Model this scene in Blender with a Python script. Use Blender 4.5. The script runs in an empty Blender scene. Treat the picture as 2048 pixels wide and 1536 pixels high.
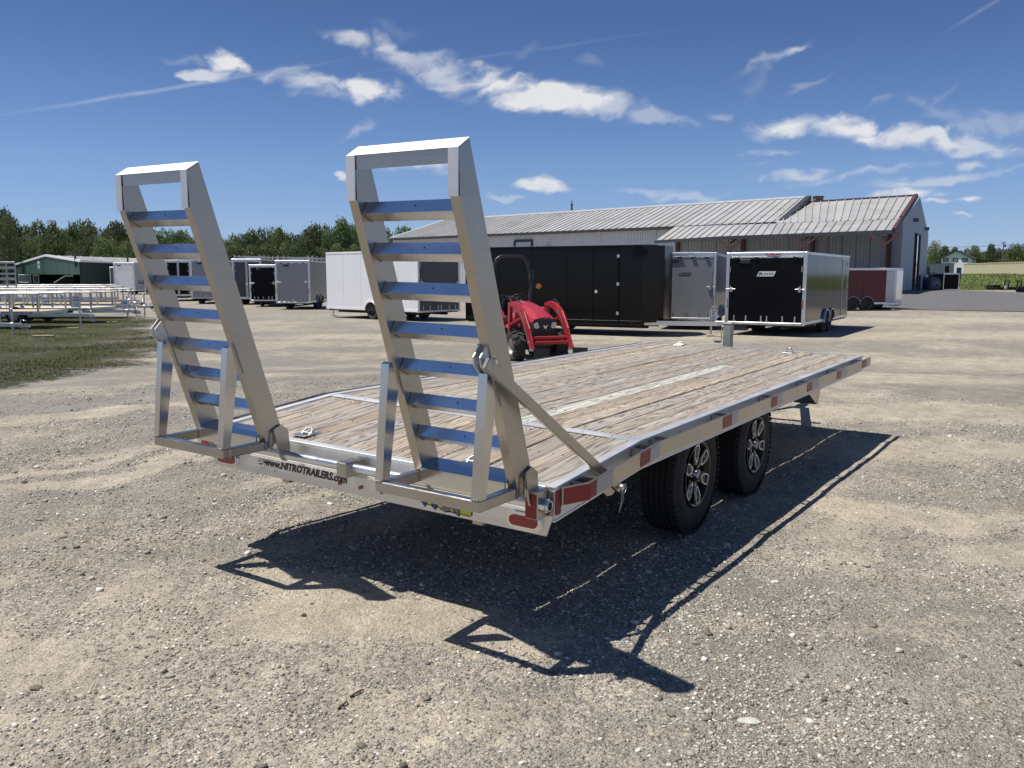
import bpy, bmesh, math, random
import numpy as np
from mathutils import Matrix, Vector, Euler
R = math.radians
random.seed(7); rng = np.random.default_rng(11)
S = bpy.context.scene
COL = S.collection

# ------------------------------------------------------------------ camera
FPX = 1709.3                                  # focal length in pixels of a 2048 px wide frame
PITCH = 0.12628; CZ = 1.88
cam_d = bpy.data.cameras.new('camera'); cam = bpy.data.objects.new('camera', cam_d); COL.objects.link(cam)
cam_d.sensor_fit = 'HORIZONTAL'; cam_d.sensor_width = 36.0; cam_d.lens = 36.0*FPX/2048.0
cam_d.clip_start = 0.05; cam_d.clip_end = 5000
cam.location = (0, 0, CZ); cam.rotation_euler = (math.pi/2-PITCH, 0, 0)
S.camera = cam
S.render.resolution_x = 1024; S.render.resolution_y = 768
S.view_settings.view_transform = 'Standard'; S.view_settings.look = 'None'
S.view_settings.exposure = 0.14; S.view_settings.gamma = 1.0

# ------------------------------------------------------------------ sun and sky
SUN = Vector((-0.389, 0.004, 0.921)).normalized()
sd = bpy.data.lights.new('sun', 'SUN'); sun = bpy.data.objects.new('sun', sd); COL.objects.link(sun)
sd.energy = 5.0; sd.angle = R(0.5); sd.color = (1.0, 0.955, 0.89)
sun.rotation_euler = SUN.to_track_quat('Z', 'Y').to_euler(); sun.location = (-8, 4, 25)

def sstep(a, b, x):
    t = np.clip((x-a)/(b-a), 0, 1); return t*t*(3-2*t)
_ng = rng.random((256, 256))
def vnoise(x, y, s):
    x = np.asarray(x, float)/s; y = np.asarray(y, float)/s
    xi = np.floor(x).astype(int); yi = np.floor(y).astype(int); fx = x-xi; fy = y-yi
    fx = fx*fx*(3-2*fx); fy = fy*fy*(3-2*fy)
    a = _ng[xi % 256, yi % 256]; b = _ng[(xi+1) % 256, yi % 256]; c = _ng[xi % 256, (yi+1) % 256]; d = _ng[(xi+1) % 256, (yi+1) % 256]
    return (a*(1-fx)+b*fx)*(1-fy)+(c*(1-fx)+d*fx)*fy
def fbm(x, y, s, o=4):
    r = 0; a = .5
    for i in range(o): r = r+a*vnoise(x+i*17.3, y-i*9.1, s/2**i); a *= .5
    return r/(1-.5**o)
CLOUD = 9.0
def world():
    w = bpy.data.worlds.new('World'); S.world = w; w.use_nodes = True
    nt = w.node_tree; N = nt.nodes; L = nt.links; N.clear()
    out = N.new('ShaderNodeOutputWorld'); bg = N.new('ShaderNodeBackground')
    sky = N.new('ShaderNodeTexSky'); sky.sky_type = 'NISHITA'; sky.sun_disc = False
    sky.sun_elevation = math.asin(SUN.z); sky.sun_rotation = math.atan2(SUN.x, SUN.y)
    sky.altitude = 300; sky.air_density = 1.0; sky.dust_density = 0.0; sky.ozone_density = 1.5
    bg.inputs['Strength'].default_value = 0.077
    tc = N.new('ShaderNodeTexCoord'); sep = N.new('ShaderNodeSeparateXYZ')
    L.new(tc.outputs['Generated'], sep.inputs[0])
    def m(op, a, b=None, c=None, clamp=False):
        n = N.new('ShaderNodeMath'); n.operation = op; n.use_clamp = clamp
        for i, v in enumerate((a, b, c)):
            if v is None: continue
            if isinstance(v, (int, float)): n.inputs[i].default_value = v
            else: L.new(v, n.inputs[i])
        return n.outputs[0]
    # cloud cover over the sky, laid out by bearing and elevation : u = x/|y|, v = z/|y|
    U0, U1, V0, V1 = -.80, .80, .0, .60
    W_, H_ = 1920, 720
    uu, vv = np.meshgrid(np.linspace(U0, U1, W_), np.linspace(V0, V1, H_))
    def uv(px, py):
        a = (px-1024)/FPX; b = -(py-768)/FPX
        dx = a; dy = math.cos(PITCH)+b*math.sin(PITCH); dz = -math.sin(PITCH)+b*math.cos(PITCH)
        return dx/dy, dz/dy
    blobs = [(437,112,48,30,-20,.95),(402,142,70,15,3,.65),(340,112,70,12,-4,.14),(600,160,80,24,-8,.55),(745,178,85,28,2,1.0),(640,190,60,18,0,.3),
             (712,88,62,22,-14,.55),(800,110,70,24,-30,.55),(900,150,85,30,-28,.55),(985,165,80,32,-12,1.0),(850,128,60,20,-20,.4),
             (1110,203,110,26,-3,.95),(1200,215,90,26,-6,.5),(1300,238,110,14,-8,.32),(715,272,45,17,28,.28),(672,349,15,12,0,.7),
             (840,335,110,22,-6,.6),(1075,360,55,16,-12,.75),(1020,388,30,8,0,.3),(1295,382,60,8,0,.28),(1380,391,65,9,0,.3),(1540,110,75,11,24,.26),
             (1565,98,30,13,10,.5),(1505,165,22,62,-10,.10),(1600,168,48,11,28,.17),(1455,235,25,11,-25,.22),(1585,245,66,26,10,.95),(1700,255,95,24,-9,.95),
             (1820,272,130,26,-6,.72),(1960,295,150,26,-9,.5),(1890,230,100,26,-20,.16),(1985,245,120,28,8,.22),(1870,205,60,12,35,.14),(1745,205,32,9,25,.14),
             (1560,307,70,11,4,.36),(1600,347,90,13,9,.46),(1725,345,140,10,10,.30),(1860,360,130,15,3,.38),(1800,364,22,8,0,.5),(1925,332,30,9,0,.45),(1820,391,85,20,2,1.1),
             (1880,406,55,9,2,.7),(1955,398,34,10,3,.9),(1935,442,24,8,0,.6),(2000,348,100,10,8,.2),(1520,330,40,8,0,.15),(800,70,60,14,-20,.06),(1180,118,30,12,-20,.10),(1045,95,40,14,20,.10)]
    w1 = fbm(uu+3, vv*1.7+5, .09, 6)-.5; w2 = fbm(uu*1.3+9, vv*1.7+1, .075, 6)-.5
    du = uu+w1*.050+(fbm(uu+7, vv*2+2, .022, 4)-.5)*.016; dv = vv+w2*.026+(fbm(uu+1, vv*2+8, .022, 4)-.5)*.009
    ca, sa = math.cos(R(10)), math.sin(R(10))
    st = fbm((uu*ca+vv*sa)*1.0+w1*.22, (-uu*sa+vv*ca)*4.2+w2*.2, .085, 8)
    fn = fbm(uu+w1*.15, vv*1.6+w2*.15, .030, 7)
    tex = .55*st+.45*fn-.5
    cl = np.zeros_like(uu); dpx = (U1-U0)/W_
    for (px, py, rx, ry, ang, wt) in blobs:
        cu, cv = uv(px, py); ca, sa = math.cos(R(ang)), math.sin(R(ang)); m_ = (max(rx, ry)*1.7)/FPX+.05
        x0 = max(0, int((cu-m_-U0)/dpx)); x1 = min(W_, int((cu+m_-U0)/dpx)+1); y0 = max(0, int((cv-m_-V0)/(V1-V0)*H_)); y1 = min(H_, int((cv+m_-V0)/(V1-V0)*H_)+1)
        if x1 <= x0 or y1 <= y0: continue
        q = (slice(y0, y1), slice(x0, x1))
        a = ((du[q]-cu)*ca+(dv[q]-cv)*sa)/(rx*1.0/FPX); b = (-(du[q]-cu)*sa+(dv[q]-cv)*ca)/(ry*.92/FPX)
        shp = 1-np.sqrt(a*a+b*b)
        al = min(1, wt*1.08)*sstep(-.22, .85, shp+tex[q]*2.6)*np.clip(.62+2.0*tex[q]+.55*shp, 0, 1.1)*sstep(-.55, .15, shp)
        cl[q] = np.maximum(cl[q], al)
    cl = np.clip(cl, 0, 1)
    for (px, py, rx, ry, ang, wt) in [(330, 178, 420, 6.5, 8.6, .26), (1000, 108, 420, 5, 7.5, .07), (1960, 22, 90, 6, 31, .13)]:
        cu, cv = uv(px, py); ca, sa = math.cos(R(ang)), math.sin(R(ang))
        wv = (fbm(uu, vv, .05, 3)-.5)*.003
        a = ((uu-cu)*ca+(vv-cv)*sa)/(rx/FPX); b = (-(uu-cu)*sa+(vv+wv-cv)*ca)/(ry/FPX)
        cl = np.maximum(cl, wt*(1-sstep(0, 1, np.sqrt(a*a+b*b)))*(.5+fn))
    img = bpy.data.images.new('cloud_cover', W_, H_, float_buffer=True); img.colorspace_settings.name = 'Non-Color'
    img.pixels.foreach_set(np.stack([cl, cl, cl, np.ones_like(cl)], -1).astype(np.float32).ravel()); img.pack()
    ay = m('MAXIMUM', m('ABSOLUTE', sep.outputs[1]), 0.02)
    u = m('MULTIPLY_ADD', m('DIVIDE', sep.outputs[0], ay), 1/(U1-U0), -U0/(U1-U0)); v = m('MULTIPLY_ADD', m('DIVIDE', sep.outputs[2], ay), 1/(V1-V0), -V0/(V1-V0))
    cmb = N.new('ShaderNodeCombineXYZ'); L.new(u, cmb.inputs[0]); L.new(v, cmb.inputs[1])
    it = N.new('ShaderNodeTexImage'); it.image = img; it.extension = 'CLIP'; it.interpolation = 'Linear'; L.new(cmb.outputs[0], it.inputs[0])
    mix = N.new('ShaderNodeMix'); mix.data_type = 'RGBA'
    # clean-air grading of the sky colour with elevation
    ramp = N.new('ShaderNodeValToRGB'); e = ramp.color_ramp.elements
    e[0].position = 0; e[0].color = (.40, .53, 1.0, 1); e[1].position = 1; e[1].color = (.48, .54, .63, 1)
    for p, c in ((.04, (.45, .555, .88)), (.12, (.475, .57, .80)), (.25, (.36, .45, .65)), (.35, (.31, .40, .59))):
        q = e.new(p); q.color = (*c, 1)
    L.new(sep.outputs[2], ramp.inputs[0])
    tint = N.new('ShaderNodeMix'); tint.data_type = 'RGBA'; tint.blend_type = 'MULTIPLY'; tint.inputs['Factor'].default_value = 1
    L.new(sky.outputs[0], tint.inputs[6]); L.new(ramp.outputs[0], tint.inputs[7])
    sc_ = N.new('ShaderNodeVectorMath'); sc_.operation = 'SCALE'; sc_.inputs['Scale'].default_value = 1.4; L.new(tint.outputs[2], sc_.inputs[0])
    L.new(it.outputs[0], mix.inputs['Factor']); L.new(sc_.outputs[0], mix.inputs[6]); mix.inputs[7].default_value = (CLOUD, CLOUD*1.02, CLOUD*1.06, 1)
    L.new(mix.outputs[2], bg.inputs['Color']); L.new(bg.outputs[0], out.inputs[0])
world()

# ------------------------------------------------------------------ surveying helpers (world frame: X right, Y away, Z up, far ground z = 0)
cP, sP = math.cos(PITCH), math.sin(PITCH)
def _ray(px, py):
    a = (px-1024)/FPX; b = -(py-768)/FPX
    return Vector((a, cP+b*sP, -sP+b*cP))
def site(px, py, z=0.0):
    d = _ray(px, py); return Vector((0, 0, CZ)) + d*((z-CZ)/d.z)
def atY(px, py, Y):
    d = _ray(px, py); return Vector((0, 0, CZ)) + d*(Y/d.y)
# frame of the parked deck trailer (x right, y forward, z up from the ground under its rear)
TM = Matrix(((0.8284, 0.55997, 0.01355, -0.8313), (-0.55989, 0.82851, -0.01004, 4.4646), (-0.01685, 0.00073, 0.99986, 0.2240), (0, 0, 0, 1)))

def hgt(x, y, micro=True):
    x = np.asarray(x, float); y = np.asarray(y, float)
    w = 1-sstep(7.5, 13.0, np.hypot((x-.9), (y-6.5)))
    h = w*(0.168-0.01355*x+0.01004*y)
    h = h + 0.42*sstep(15, 26, x)*sstep(46, 74, y)*(1-sstep(88, 104, y))*(1-sstep(40, 60, x))
    h = h + 2.05*sstep(104, 165, y)*sstep(40, 62, x)
    if micro:
        near = 1-sstep(12, 22, np.hypot(x, y-4))
        h = h + near*((fbm(x, y, .8, 3)-.5)*.035+(fbm(x, y, .16, 2)-.5)*.010)
    return h

# ------------------------------------------------------------------ materials
MATS = {}
def mat(name, col, rough=.6, metal=0., var=.10, scale=4., bump=.0, bscale=60., rvar=.0, spec=.5, dirt=None, coat=0., sc=(1, 1, 1), rnd=0., trans=None, emit=None):
    if name in MATS: return MATS[name]
    m = bpy.data.materials.new(name); m.use_nodes = True; MATS[name] = m
    nt = m.node_tree; N = nt.nodes; L = nt.links
    b = N['Principled BSDF']
    b.inputs['Roughness'].default_value = rough; b.inputs['Metallic'].default_value = metal
    b.inputs['Specular IOR Level'].default_value = spec; b.inputs['Coat Weight'].default_value = coat; b.inputs['Coat Roughness'].default_value = .05
    tc = N.new('ShaderNodeTexCoord'); mp = N.new('ShaderNodeMapping'); mp.inputs['Scale'].default_value = sc
    L.new(tc.outputs['Object'], mp.inputs[0])
    n = N.new('ShaderNodeTexNoise'); n.inputs['Scale'].default_value = scale; n.inputs['Detail'].default_value = 5; L.new(mp.outputs[0], n.inputs['Vector'])
    hv = N.new('ShaderNodeHueSaturation'); hv.inputs['Color'].default_value = (*col, 1)
    mr = N.new('ShaderNodeMapRange'); mr.inputs[1].default_value = .25; mr.inputs[2].default_value = .75; mr.inputs[3].default_value = 1-var; mr.inputs[4].default_value = 1+var
    L.new(n.outputs['Fac'], mr.inputs[0]); src = mr.outputs[0]
    if rnd:
        oi = N.new('ShaderNodeObjectInfo'); a = N.new('ShaderNodeMapRange'); a.inputs[3].default_value = 1-rnd; a.inputs[4].default_value = 1+rnd
        L.new(oi.outputs['Random'], a.inputs[0]); mu = N.new('ShaderNodeMath'); mu.operation = 'MULTIPLY'; L.new(src, mu.inputs[0]); L.new(a.outputs[0], mu.inputs[1]); src = mu.outputs[0]
    L.new(src, hv.inputs['Value']); csock = hv.outputs[0]
    if dirt:
        n2 = N.new('ShaderNodeTexNoise'); n2.inputs['Scale'].default_value = dirt[1]; n2.inputs['Detail'].default_value = 8; n2.inputs['Roughness'].default_value = .7
        L.new(mp.outputs[0], n2.inputs['Vector'])
        r2 = N.new('ShaderNodeMapRange'); r2.inputs[1].default_value = .52; r2.inputs[2].default_value = .72; r2.inputs[4].default_value = dirt[2]; L.new(n2.outputs['Fac'], r2.inputs[0])
        mx = N.new('ShaderNodeMix'); mx.data_type = 'RGBA'; L.new(r2.outputs[0], mx.inputs['Factor']); L.new(csock, mx.inputs[6]); mx.inputs[7].default_value = (*dirt[0], 1); csock = mx.outputs[2]
    L.new(csock, b.inputs['Base Color'])
    if rvar:
        r3 = N.new('ShaderNodeMapRange'); r3.inputs[1].default_value = .3; r3.inputs[2].default_value = .7; r3.inputs[3].default_value = max(.02, rough-rvar); r3.inputs[4].default_value = rough+rvar
        L.new(n.outputs['Fac'], r3.inputs[0]); L.new(r3.outputs[0], b.inputs['Roughness'])
    if bump:
        n4 = N.new('ShaderNodeTexNoise'); n4.inputs['Scale'].default_value = bscale; n4.inputs['Detail'].default_value = 3; L.new(mp.outputs[0], n4.inputs['Vector'])
        bp = N.new('ShaderNodeBump'); bp.inputs['Strength'].default_value = bump; bp.inputs['Distance'].default_value = .01
        L.new(n4.outputs['Fac'], bp.inputs['Height']); L.new(bp.outputs[0], b.inputs['Normal'])
    return m

def alu(name, rough, col=(.74, .735, .72), sc=(3, 1, 3), scratch=.25, stain=.35):
    """mill-finish aluminium: brushed along its length, cloudy handling marks and weld soot"""
    if name in MATS: return MATS[name]
    m = mat(name, col, rough, 1.0, .07, 2.5, bump=0, rvar=.07, sc=sc, dirt=((.36, .335, .30), 5.0, stain))
    nt = m.node_tree; N = nt.nodes; L = nt.links; b = N['Principled BSDF']
    tc = N.new('ShaderNodeTexCoord'); mp = N.new('ShaderNodeMapping'); mp.inputs['Scale'].default_value = (30, 400, 400); L.new(tc.outputs['Object'], mp.inputs[0])
    n = N.new('ShaderNodeTexNoise'); n.inputs['Scale'].default_value = 1; n.inputs['Detail'].default_value = 2; L.new(mp.outputs[0], n.inputs['Vector'])
    n2 = N.new('ShaderNodeTexNoise'); n2.inputs['Scale'].default_value = 9; n2.inputs['Detail'].default_value = 2; L.new(tc.outputs['Object'], n2.inputs['Vector'])
    ad = N.new('ShaderNodeMath'); ad.operation = 'MULTIPLY_ADD'; ad.inputs[1].default_value = 3.0; L.new(n2.outputs['Fac'], ad.inputs[0]); L.new(n.outputs['Fac'], ad.inputs[2])
    bp = N.new('ShaderNodeBump'); bp.inputs['Strength'].default_value = scratch; bp.inputs['Distance'].default_value = .002; L.new(ad.outputs[0], bp.inputs['Height']); L.new(bp.outputs[0], b.inputs['Normal'])
    return m

ALU = alu('mill_aluminium', .31, (.44, .415, .375), stain=.5)
ALU_UP = alu('brushed_rail_aluminium', .60, (.72, .72, .71), sc=(1, 1, 1), stain=.2)
ALU_RUNG = alu('extruded_rung_aluminium', .24, (.74, .735, .72), stain=.25)
ALU_PLATE = mat('smooth_plate_aluminium', (.66, .66, .655), .20, 1., .06, 3, rvar=.04)
ALU_PROP = mat('drawn_tube_aluminium', (.56, .56, .55), .17, 1., .10, 4, rvar=.06, dirt=((.36, .34, .31), 7, .3))
ALU_TRIM = alu('trailer_trim_aluminium', .38, (.70, .70, .70), sc=(1, 1, 1), stain=.15, scratch=.1)
ALU_DULL = mat('dull_aluminium', (.52, .52, .51), .5, .85, .12, 3, rvar=.08)
CHROME = mat('chrome', (.78, .78, .78), .12, 1.0, .03)
WELD = mat('weld_bead', (.30, .29, .28), .45, .9, .25, 90, bump=.8, bscale=160)
GALV = mat('zinc_plated_steel', (.55, .55, .54), .38, .95, .15, 12, rvar=.1)
STEEL = mat('dark_steel', (.10, .10, .10), .5, .7, .2, 8)
RUBBER = mat('tyre_rubber', (.012, .012, .0125), .8, 0, .2, 6, bump=.3, bscale=80)
RUBBER_DUSTY = mat('dusty_tyre_rubber', (.045, .043, .04), .85, 0, .3, 5, dirt=((.16, .14, .11), 4, .5))
BLACKWHEEL = mat('gloss_black_rim', (.008, .008, .009), .22, .1, .05)
RED = mat('red_reflector', (.30, .018, .018), .35, 0, .08, 30, bump=.35, bscale=450)
REDLENS = mat('red_lamp_lens', (.33, .008, .012), .12, 0, .05, 30, bump=.25, bscale=300, coat=.6)
SILVERTAPE = mat('silver_reflective_tape', (.42, .42, .42), .45, .3, .06, 40, bump=.2, bscale=450)
BLACKPRINT = mat('black_lettering', (.012, .012, .014), .4)
BLACKPLASTIC = mat('black_plastic', (.02, .02, .021), .5)
UNDER = mat('underside_black_paint', (.012, .012, .013), .7, 0, .3, 3)

def wood_material():
    m = bpy.data.materials.new('weathered_deck_plank'); m.use_nodes = True
    nt = m.node_tree; N = nt.nodes; L = nt.links; b = N['Principled BSDF']
    b.inputs['Roughness'].default_value = .78; b.inputs['Specular IOR Level'].default_value = .25
    tc = N.new('ShaderNodeTexCoord'); oi = N.new('ShaderNodeObjectInfo')
    off = N.new('ShaderNodeVectorMath'); off.operation = 'MULTIPLY_ADD'
    rv = N.new('ShaderNodeCombineXYZ')
    for i in range(3): L.new(oi.outputs['Random'], rv.inputs[i])
    L.new(rv.outputs[0], off.inputs[0]); off.inputs[1].default_value = (37.3, 91.7, 13.1); L.new(tc.outputs['Object'], off.inputs[2])
    def mapping(sc):
        mp = N.new('ShaderNodeMapping'); mp.inputs['Scale'].default_value = sc; L.new(off.outputs[0], mp.inputs[0]); return mp.outputs[0]
    def noise(vec, s, d=4, r=.55):
        n = N.new('ShaderNodeTexNoise'); n.inputs['Scale'].default_value = s; n.inputs['Detail'].default_value = d; n.inputs['Roughness'].default_value = r; L.new(vec, n.inputs['Vector']); return n.outputs['Fac']
    def rng_(v, a, b_, c, d):
        n = N.new('ShaderNodeMapRange'); n.inputs[1].default_value = a; n.inputs[2].default_value = b_; n.inputs[3].default_value = c; n.inputs[4].default_value = d; L.new(v, n.inputs[0]); return n.outputs[0]
    def mul(a, b_):
        n = N.new('ShaderNodeMath'); n.operation = 'MULTIPLY'; L.new(a, n.inputs[0]); L.new(b_, n.inputs[1]); return n.outputs[0]
    # cathedral grain : contour lines of a slow noise field stretched along the plank, bent round knots
    knv = mapping((5.5, 1.15, 1)); kn = N.new('ShaderNodeTexVoronoi'); kn.inputs['Scale'].default_value = 1.0; L.new(knv, kn.inputs['Vector'])
    kd = kn.outputs['Distance']
    slow = noise(mapping((5.0, .32, 1)), 1.6, 2.5, .45)
    kb = rng_(kd, 0, .34, .42, 0)
    fld = N.new('ShaderNodeMath'); fld.operation = 'ADD'; L.new(slow, fld.inputs[0]); L.new(kb, fld.inputs[1])
    k = N.new('ShaderNodeMath'); k.operation = 'MULTIPLY'; k.inputs[1].default_value = 21; L.new(fld.outputs[0], k.inputs[0])
    fr = N.new('ShaderNodeMath'); fr.operation = 'PINGPONG'; fr.inputs[1].default_value = .5; L.new(k.outputs[0], fr.inputs[0])
    rings = rng_(fr.outputs[0], .0, .26, .36, 1.05)
    fine = rng_(noise(mapping((150, 5, 1)), 1, 3, .6), .30, .62, .62, 1.08)
    med = rng_(noise(mapping((26, 1.1, 1)), 1, 4, .6), .32, .7, .80, 1.10)
    check = rng_(noise(mapping((70, .8, 1)), 1, 2, .5), .27, .33, .40, 1.0)
    knot = rng_(kd, .03, .075, .45, 1.0)
    v = mul(mul(mul(rings, fine), mul(med, check)), knot)
    cr = N.new('ShaderNodeValToRGB'); e = cr.color_ramp.elements; e[0].position = 0; e[0].color = (.40, .325, .245, 1); e[1].position = 1; e[1].color = (.52, .465, .37, 1)
    for p, c in ((.22, (.43, .37, .31, 1)), (.42, (.37, .335, .295, 1)), (.60, (.50, .415, .31, 1)), (.78, (.40, .355, .31, 1)), (.92, (.47, .415, .34, 1))):
        q = cr.color_ramp.elements.new(p); q.color = c
    L.new(oi.outputs['Random'], cr.inputs[0])
    hs = N.new('ShaderNodeHueSaturation'); L.new(cr.outputs[0], hs.inputs['Color']); L.new(v, hs.inputs['Value'])
    bl = N.new('ShaderNodeMix'); bl.data_type = 'RGBA'; L.new(rng_(noise(mapping((7, .7, 1)), 1, 5, .6), .50, .72, 0, .55), bl.inputs['Factor']); L.new(hs.outputs[0], bl.inputs[6])
    h2 = N.new('ShaderNodeHueSaturation'); h2.inputs['Color'].default_value = (.47, .445, .41, 1); L.new(v, h2.inputs['Value']); L.new(h2.outputs[0], bl.inputs[7])
    L.new(bl.outputs[2], b.inputs['Base Color'])
    bp = N.new('ShaderNodeBump'); bp.inputs['Strength'].default_value = .5; bp.inputs['Distance'].default_value = .003; L.new(v, bp.inputs['Height']); L.new(bp.outputs[0], b.inputs['Normal'])
    return m
WOOD = wood_material()
WOOD_PALE = WOOD.copy(); WOOD_PALE.name = 'pale_cream_deck_plank'
for n_ in WOOD_PALE.node_tree.nodes:
    if n_.type == 'VALTORGB':
        for e_ in n_.color_ramp.elements: e_.color = (.60, .585, .50, 1)

# ------------------------------------------------------------------ mesh helpers
class MB:
    def __init__(s): s.v = []; s.f = []; s.sm = []
    def add(s, vs, fs, smooth=False):
        o = len(s.v); s.v += [tuple(v) for v in vs]; s.f += [tuple(i+o for i in f) for f in fs]; s.sm += [smooth]*len(fs); return s
    def box(s, c, d, M=None):
        x, y, z = d[0]/2, d[1]/2, d[2]/2
        vs = [Vector((sx*x, sy*y, sz*z)) for sx in (-1, 1) for sy in (-1, 1) for sz in (-1, 1)]
        if M is not None: vs = [M @ v for v in vs]
        vs = [v+Vector(c) for v in vs]
        return s.add(vs, [(0, 1, 3, 2), (4, 6, 7, 5), (0, 4, 5, 1), (2, 3, 7, 6), (0, 2, 6, 4), (1, 5, 7, 3)])
    def bb(s, x0, x1, y0, y1, z0, z1): return s.box(((x0+x1)/2, (y0+y1)/2, (z0+z1)/2), (x1-x0, y1-y0, z1-z0))
    def cbox(s, c, d, ch=.004, M=None):
        """box with chamfered edges"""
        bm = bmesh.new(); bmesh.ops.create_cube(bm, size=1)
        for v in bm.verts: v.co = Vector((v.co.x*d[0], v.co.y*d[1], v.co.z*d[2]))
        ch = min(ch, min(d)*.3)
        bmesh.ops.bevel(bm, geom=bm.edges[:], offset=ch, segments=1, affect='EDGES')
        if M is not None: bmesh.ops.transform(bm, matrix=M.to_4x4(), verts=bm.verts[:])
        bmesh.ops.translate(bm, vec=Vector(c), verts=bm.verts[:])
        bm.verts.index_update()
        s.add([v.co.copy() for v in bm.verts], [[v.index for v in f.verts] for f in bm.faces]); bm.free(); return s
    def cbb(s, x0, x1, y0, y1, z0, z1, ch=.004): return s.cbox(((x0+x1)/2, (y0+y1)/2, (z0+z1)/2), (x1-x0, y1-y0, z1-z0), ch)
    def bar(s, a, b, w, h, up=(0, 0, 1), ch=0):
        """rectangular bar from a to b; w across, h along 'up'"""
        a = Vector(a); b = Vector(b); d = (b-a); Ln = d.length; d.normalize()
        r = d.cross(Vector(up)); r.normalize(); u = r.cross(d)
        M = Matrix((r, d, u)).transposed()
        c = (a+b)/2
        return s.cbox(c, (w, Ln, h), ch, M) if ch else s.box(c, (w, Ln, h), M)
    def prism(s, poly, axis, a, b):
        """polygon (2-D points) extruded along axis 0/1/2 from a to b"""
        def p3(p, t):
            return {0: (t, p[0], p[1]), 1: (p[0], t, p[1]), 2: (p[0], p[1], t)}[axis]
        n = len(poly); vs = [p3(p, a) for p in poly]+[p3(p, b) for p in poly]
        fs = [tuple(range(n-1, -1, -1)), tuple(range(n, 2*n))]+[(i, (i+1) % n, n+(i+1) % n, n+i) for i in range(n)]
        return s.add(vs, fs)
    def cyl(s, a, b, r, n=16, r2=None, smooth=True, cap=True):
        a = Vector(a); b = Vector(b); d = (b-a).normalized(); r2 = r if r2 is None else r2
        q = Vector((0, 0, 1)) if abs(d.z) < .9 else Vector((1, 0, 0)); e1 = d.cross(q).normalized(); e2 = d.cross(e1)
        ring = [(math.cos(2*math.pi*i/n), math.sin(2*math.pi*i/n)) for i in range(n)]
        vs = [a+e1*c*r+e2*t*r for c, t in ring]+[b+e1*c*r2+e2*t*r2 for c, t in ring]
        s.add(vs, [(i, n+i, n+(i+1) % n, (i+1) % n) for i in range(n)], smooth)
        if cap: s.add(vs[:n], [tuple(range(n))]); s.add(vs[n:], [tuple(range(n-1, -1, -1))])
        return s
    def tube(s, pts, r, n=8):
        pts = [Vector(p) for p in pts]; rings = []
        prev = None
        for i, p in enumerate(pts):
            d = ((pts[min(i+1, len(pts)-1)]-pts[max(i-1, 0)])).normalized()
            if prev is None:
                q = Vector((0, 0, 1)) if abs(d.z) < .9 else Vector((1, 0, 0)); e1 = d.cross(q).normalized()
            else: e1 = (prev-d*prev.dot(d)).normalized()
            prev = e1; e2 = d.cross(e1)
            rr = r[i] if isinstance(r, (list, tuple)) else r
            rings.append([p+e1*math.cos(2*math.pi*k/n)*rr+e2*math.sin(2*math.pi*k/n)*rr for k in range(n)])
        vs = [v for g in rings for v in g]; fs = []
        for i in range(len(pts)-1):
            for k in range(n): fs.append((i*n+k, i*n+(k+1) % n, (i+1)*n+(k+1) % n, (i+1)*n+k))
        s.add(vs, fs, True); s.add(rings[0], [tuple(range(n-1, -1, -1))]); s.add(rings[-1], [tuple(range(n))]); return s
    def lathe(s, prof, axis, n=48, c=(0, 0, 0), smooth=True, closed=False):
        """profile of (t along axis, radius)"""
        vs = []; m = len(prof)
        for i in range(n):
            a = 2*math.pi*i/n; ca, sa = math.cos(a), math.sin(a)
            for t, r in prof:
                p = {0: (t, r*ca, r*sa), 1: (r*sa, t, r*ca), 2: (r*ca, r*sa, t)}[axis]
                vs.append((p[0]+c[0], p[1]+c[1], p[2]+c[2]))
        fs = []
        for i in range(n):
            for k in range(m if closed else m-1):
                k2 = (k+1) % m
                fs.append((i*m+k, i*m+k2, ((i+1) % n)*m+k2, ((i+1) % n)*m+k))
        return s.add(vs, fs, smooth)
    def build(s, name, material, parent=None, loc=None, kind=None, label=None, mw=None):
        me = bpy.data.meshes.new(name); me.from_pydata([tuple(v) for v in s.v], [], s.f); me.update()
        me.polygons.foreach_set('use_smooth', s.sm)
        bm = bmesh.new(); bm.from_mesh(me); bmesh.ops.recalc_face_normals(bm, faces=bm.faces[:]); bm.to_mesh(me); bm.free()
        me.materials.append(material)
        return link(name, me, parent, loc, kind, label, mw)
def link(name, me, parent=None, loc=None, kind=None, label=None, mw=None):
    o = bpy.data.objects.new(name, me); COL.objects.link(o)
    if parent is not None: o.parent = parent
    if loc is not None: o.location = loc
    if mw is not None: o.matrix_world = mw
    if kind: o['kind'] = kind
    if label: o['label'] = label
    return o
def thing(name, label, cat, loc=(0, 0, 0), rz=0., group=None, mw=None):
    o = bpy.data.objects.new(name, None); COL.objects.link(o); o.empty_display_size = .3
    if mw is not None: o.matrix_world = mw
    else: o.location = loc; o.rotation_euler = (0, 0, rz)
    o['label'] = label; o['category'] = cat
    if group: o['group'] = group
    return o
def tag(o, label, cat, group=None, kind=None):
    o['label'] = label; o['category'] = cat
    if group: o['group'] = group
    if kind: o['kind'] = kind
    return o
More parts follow.
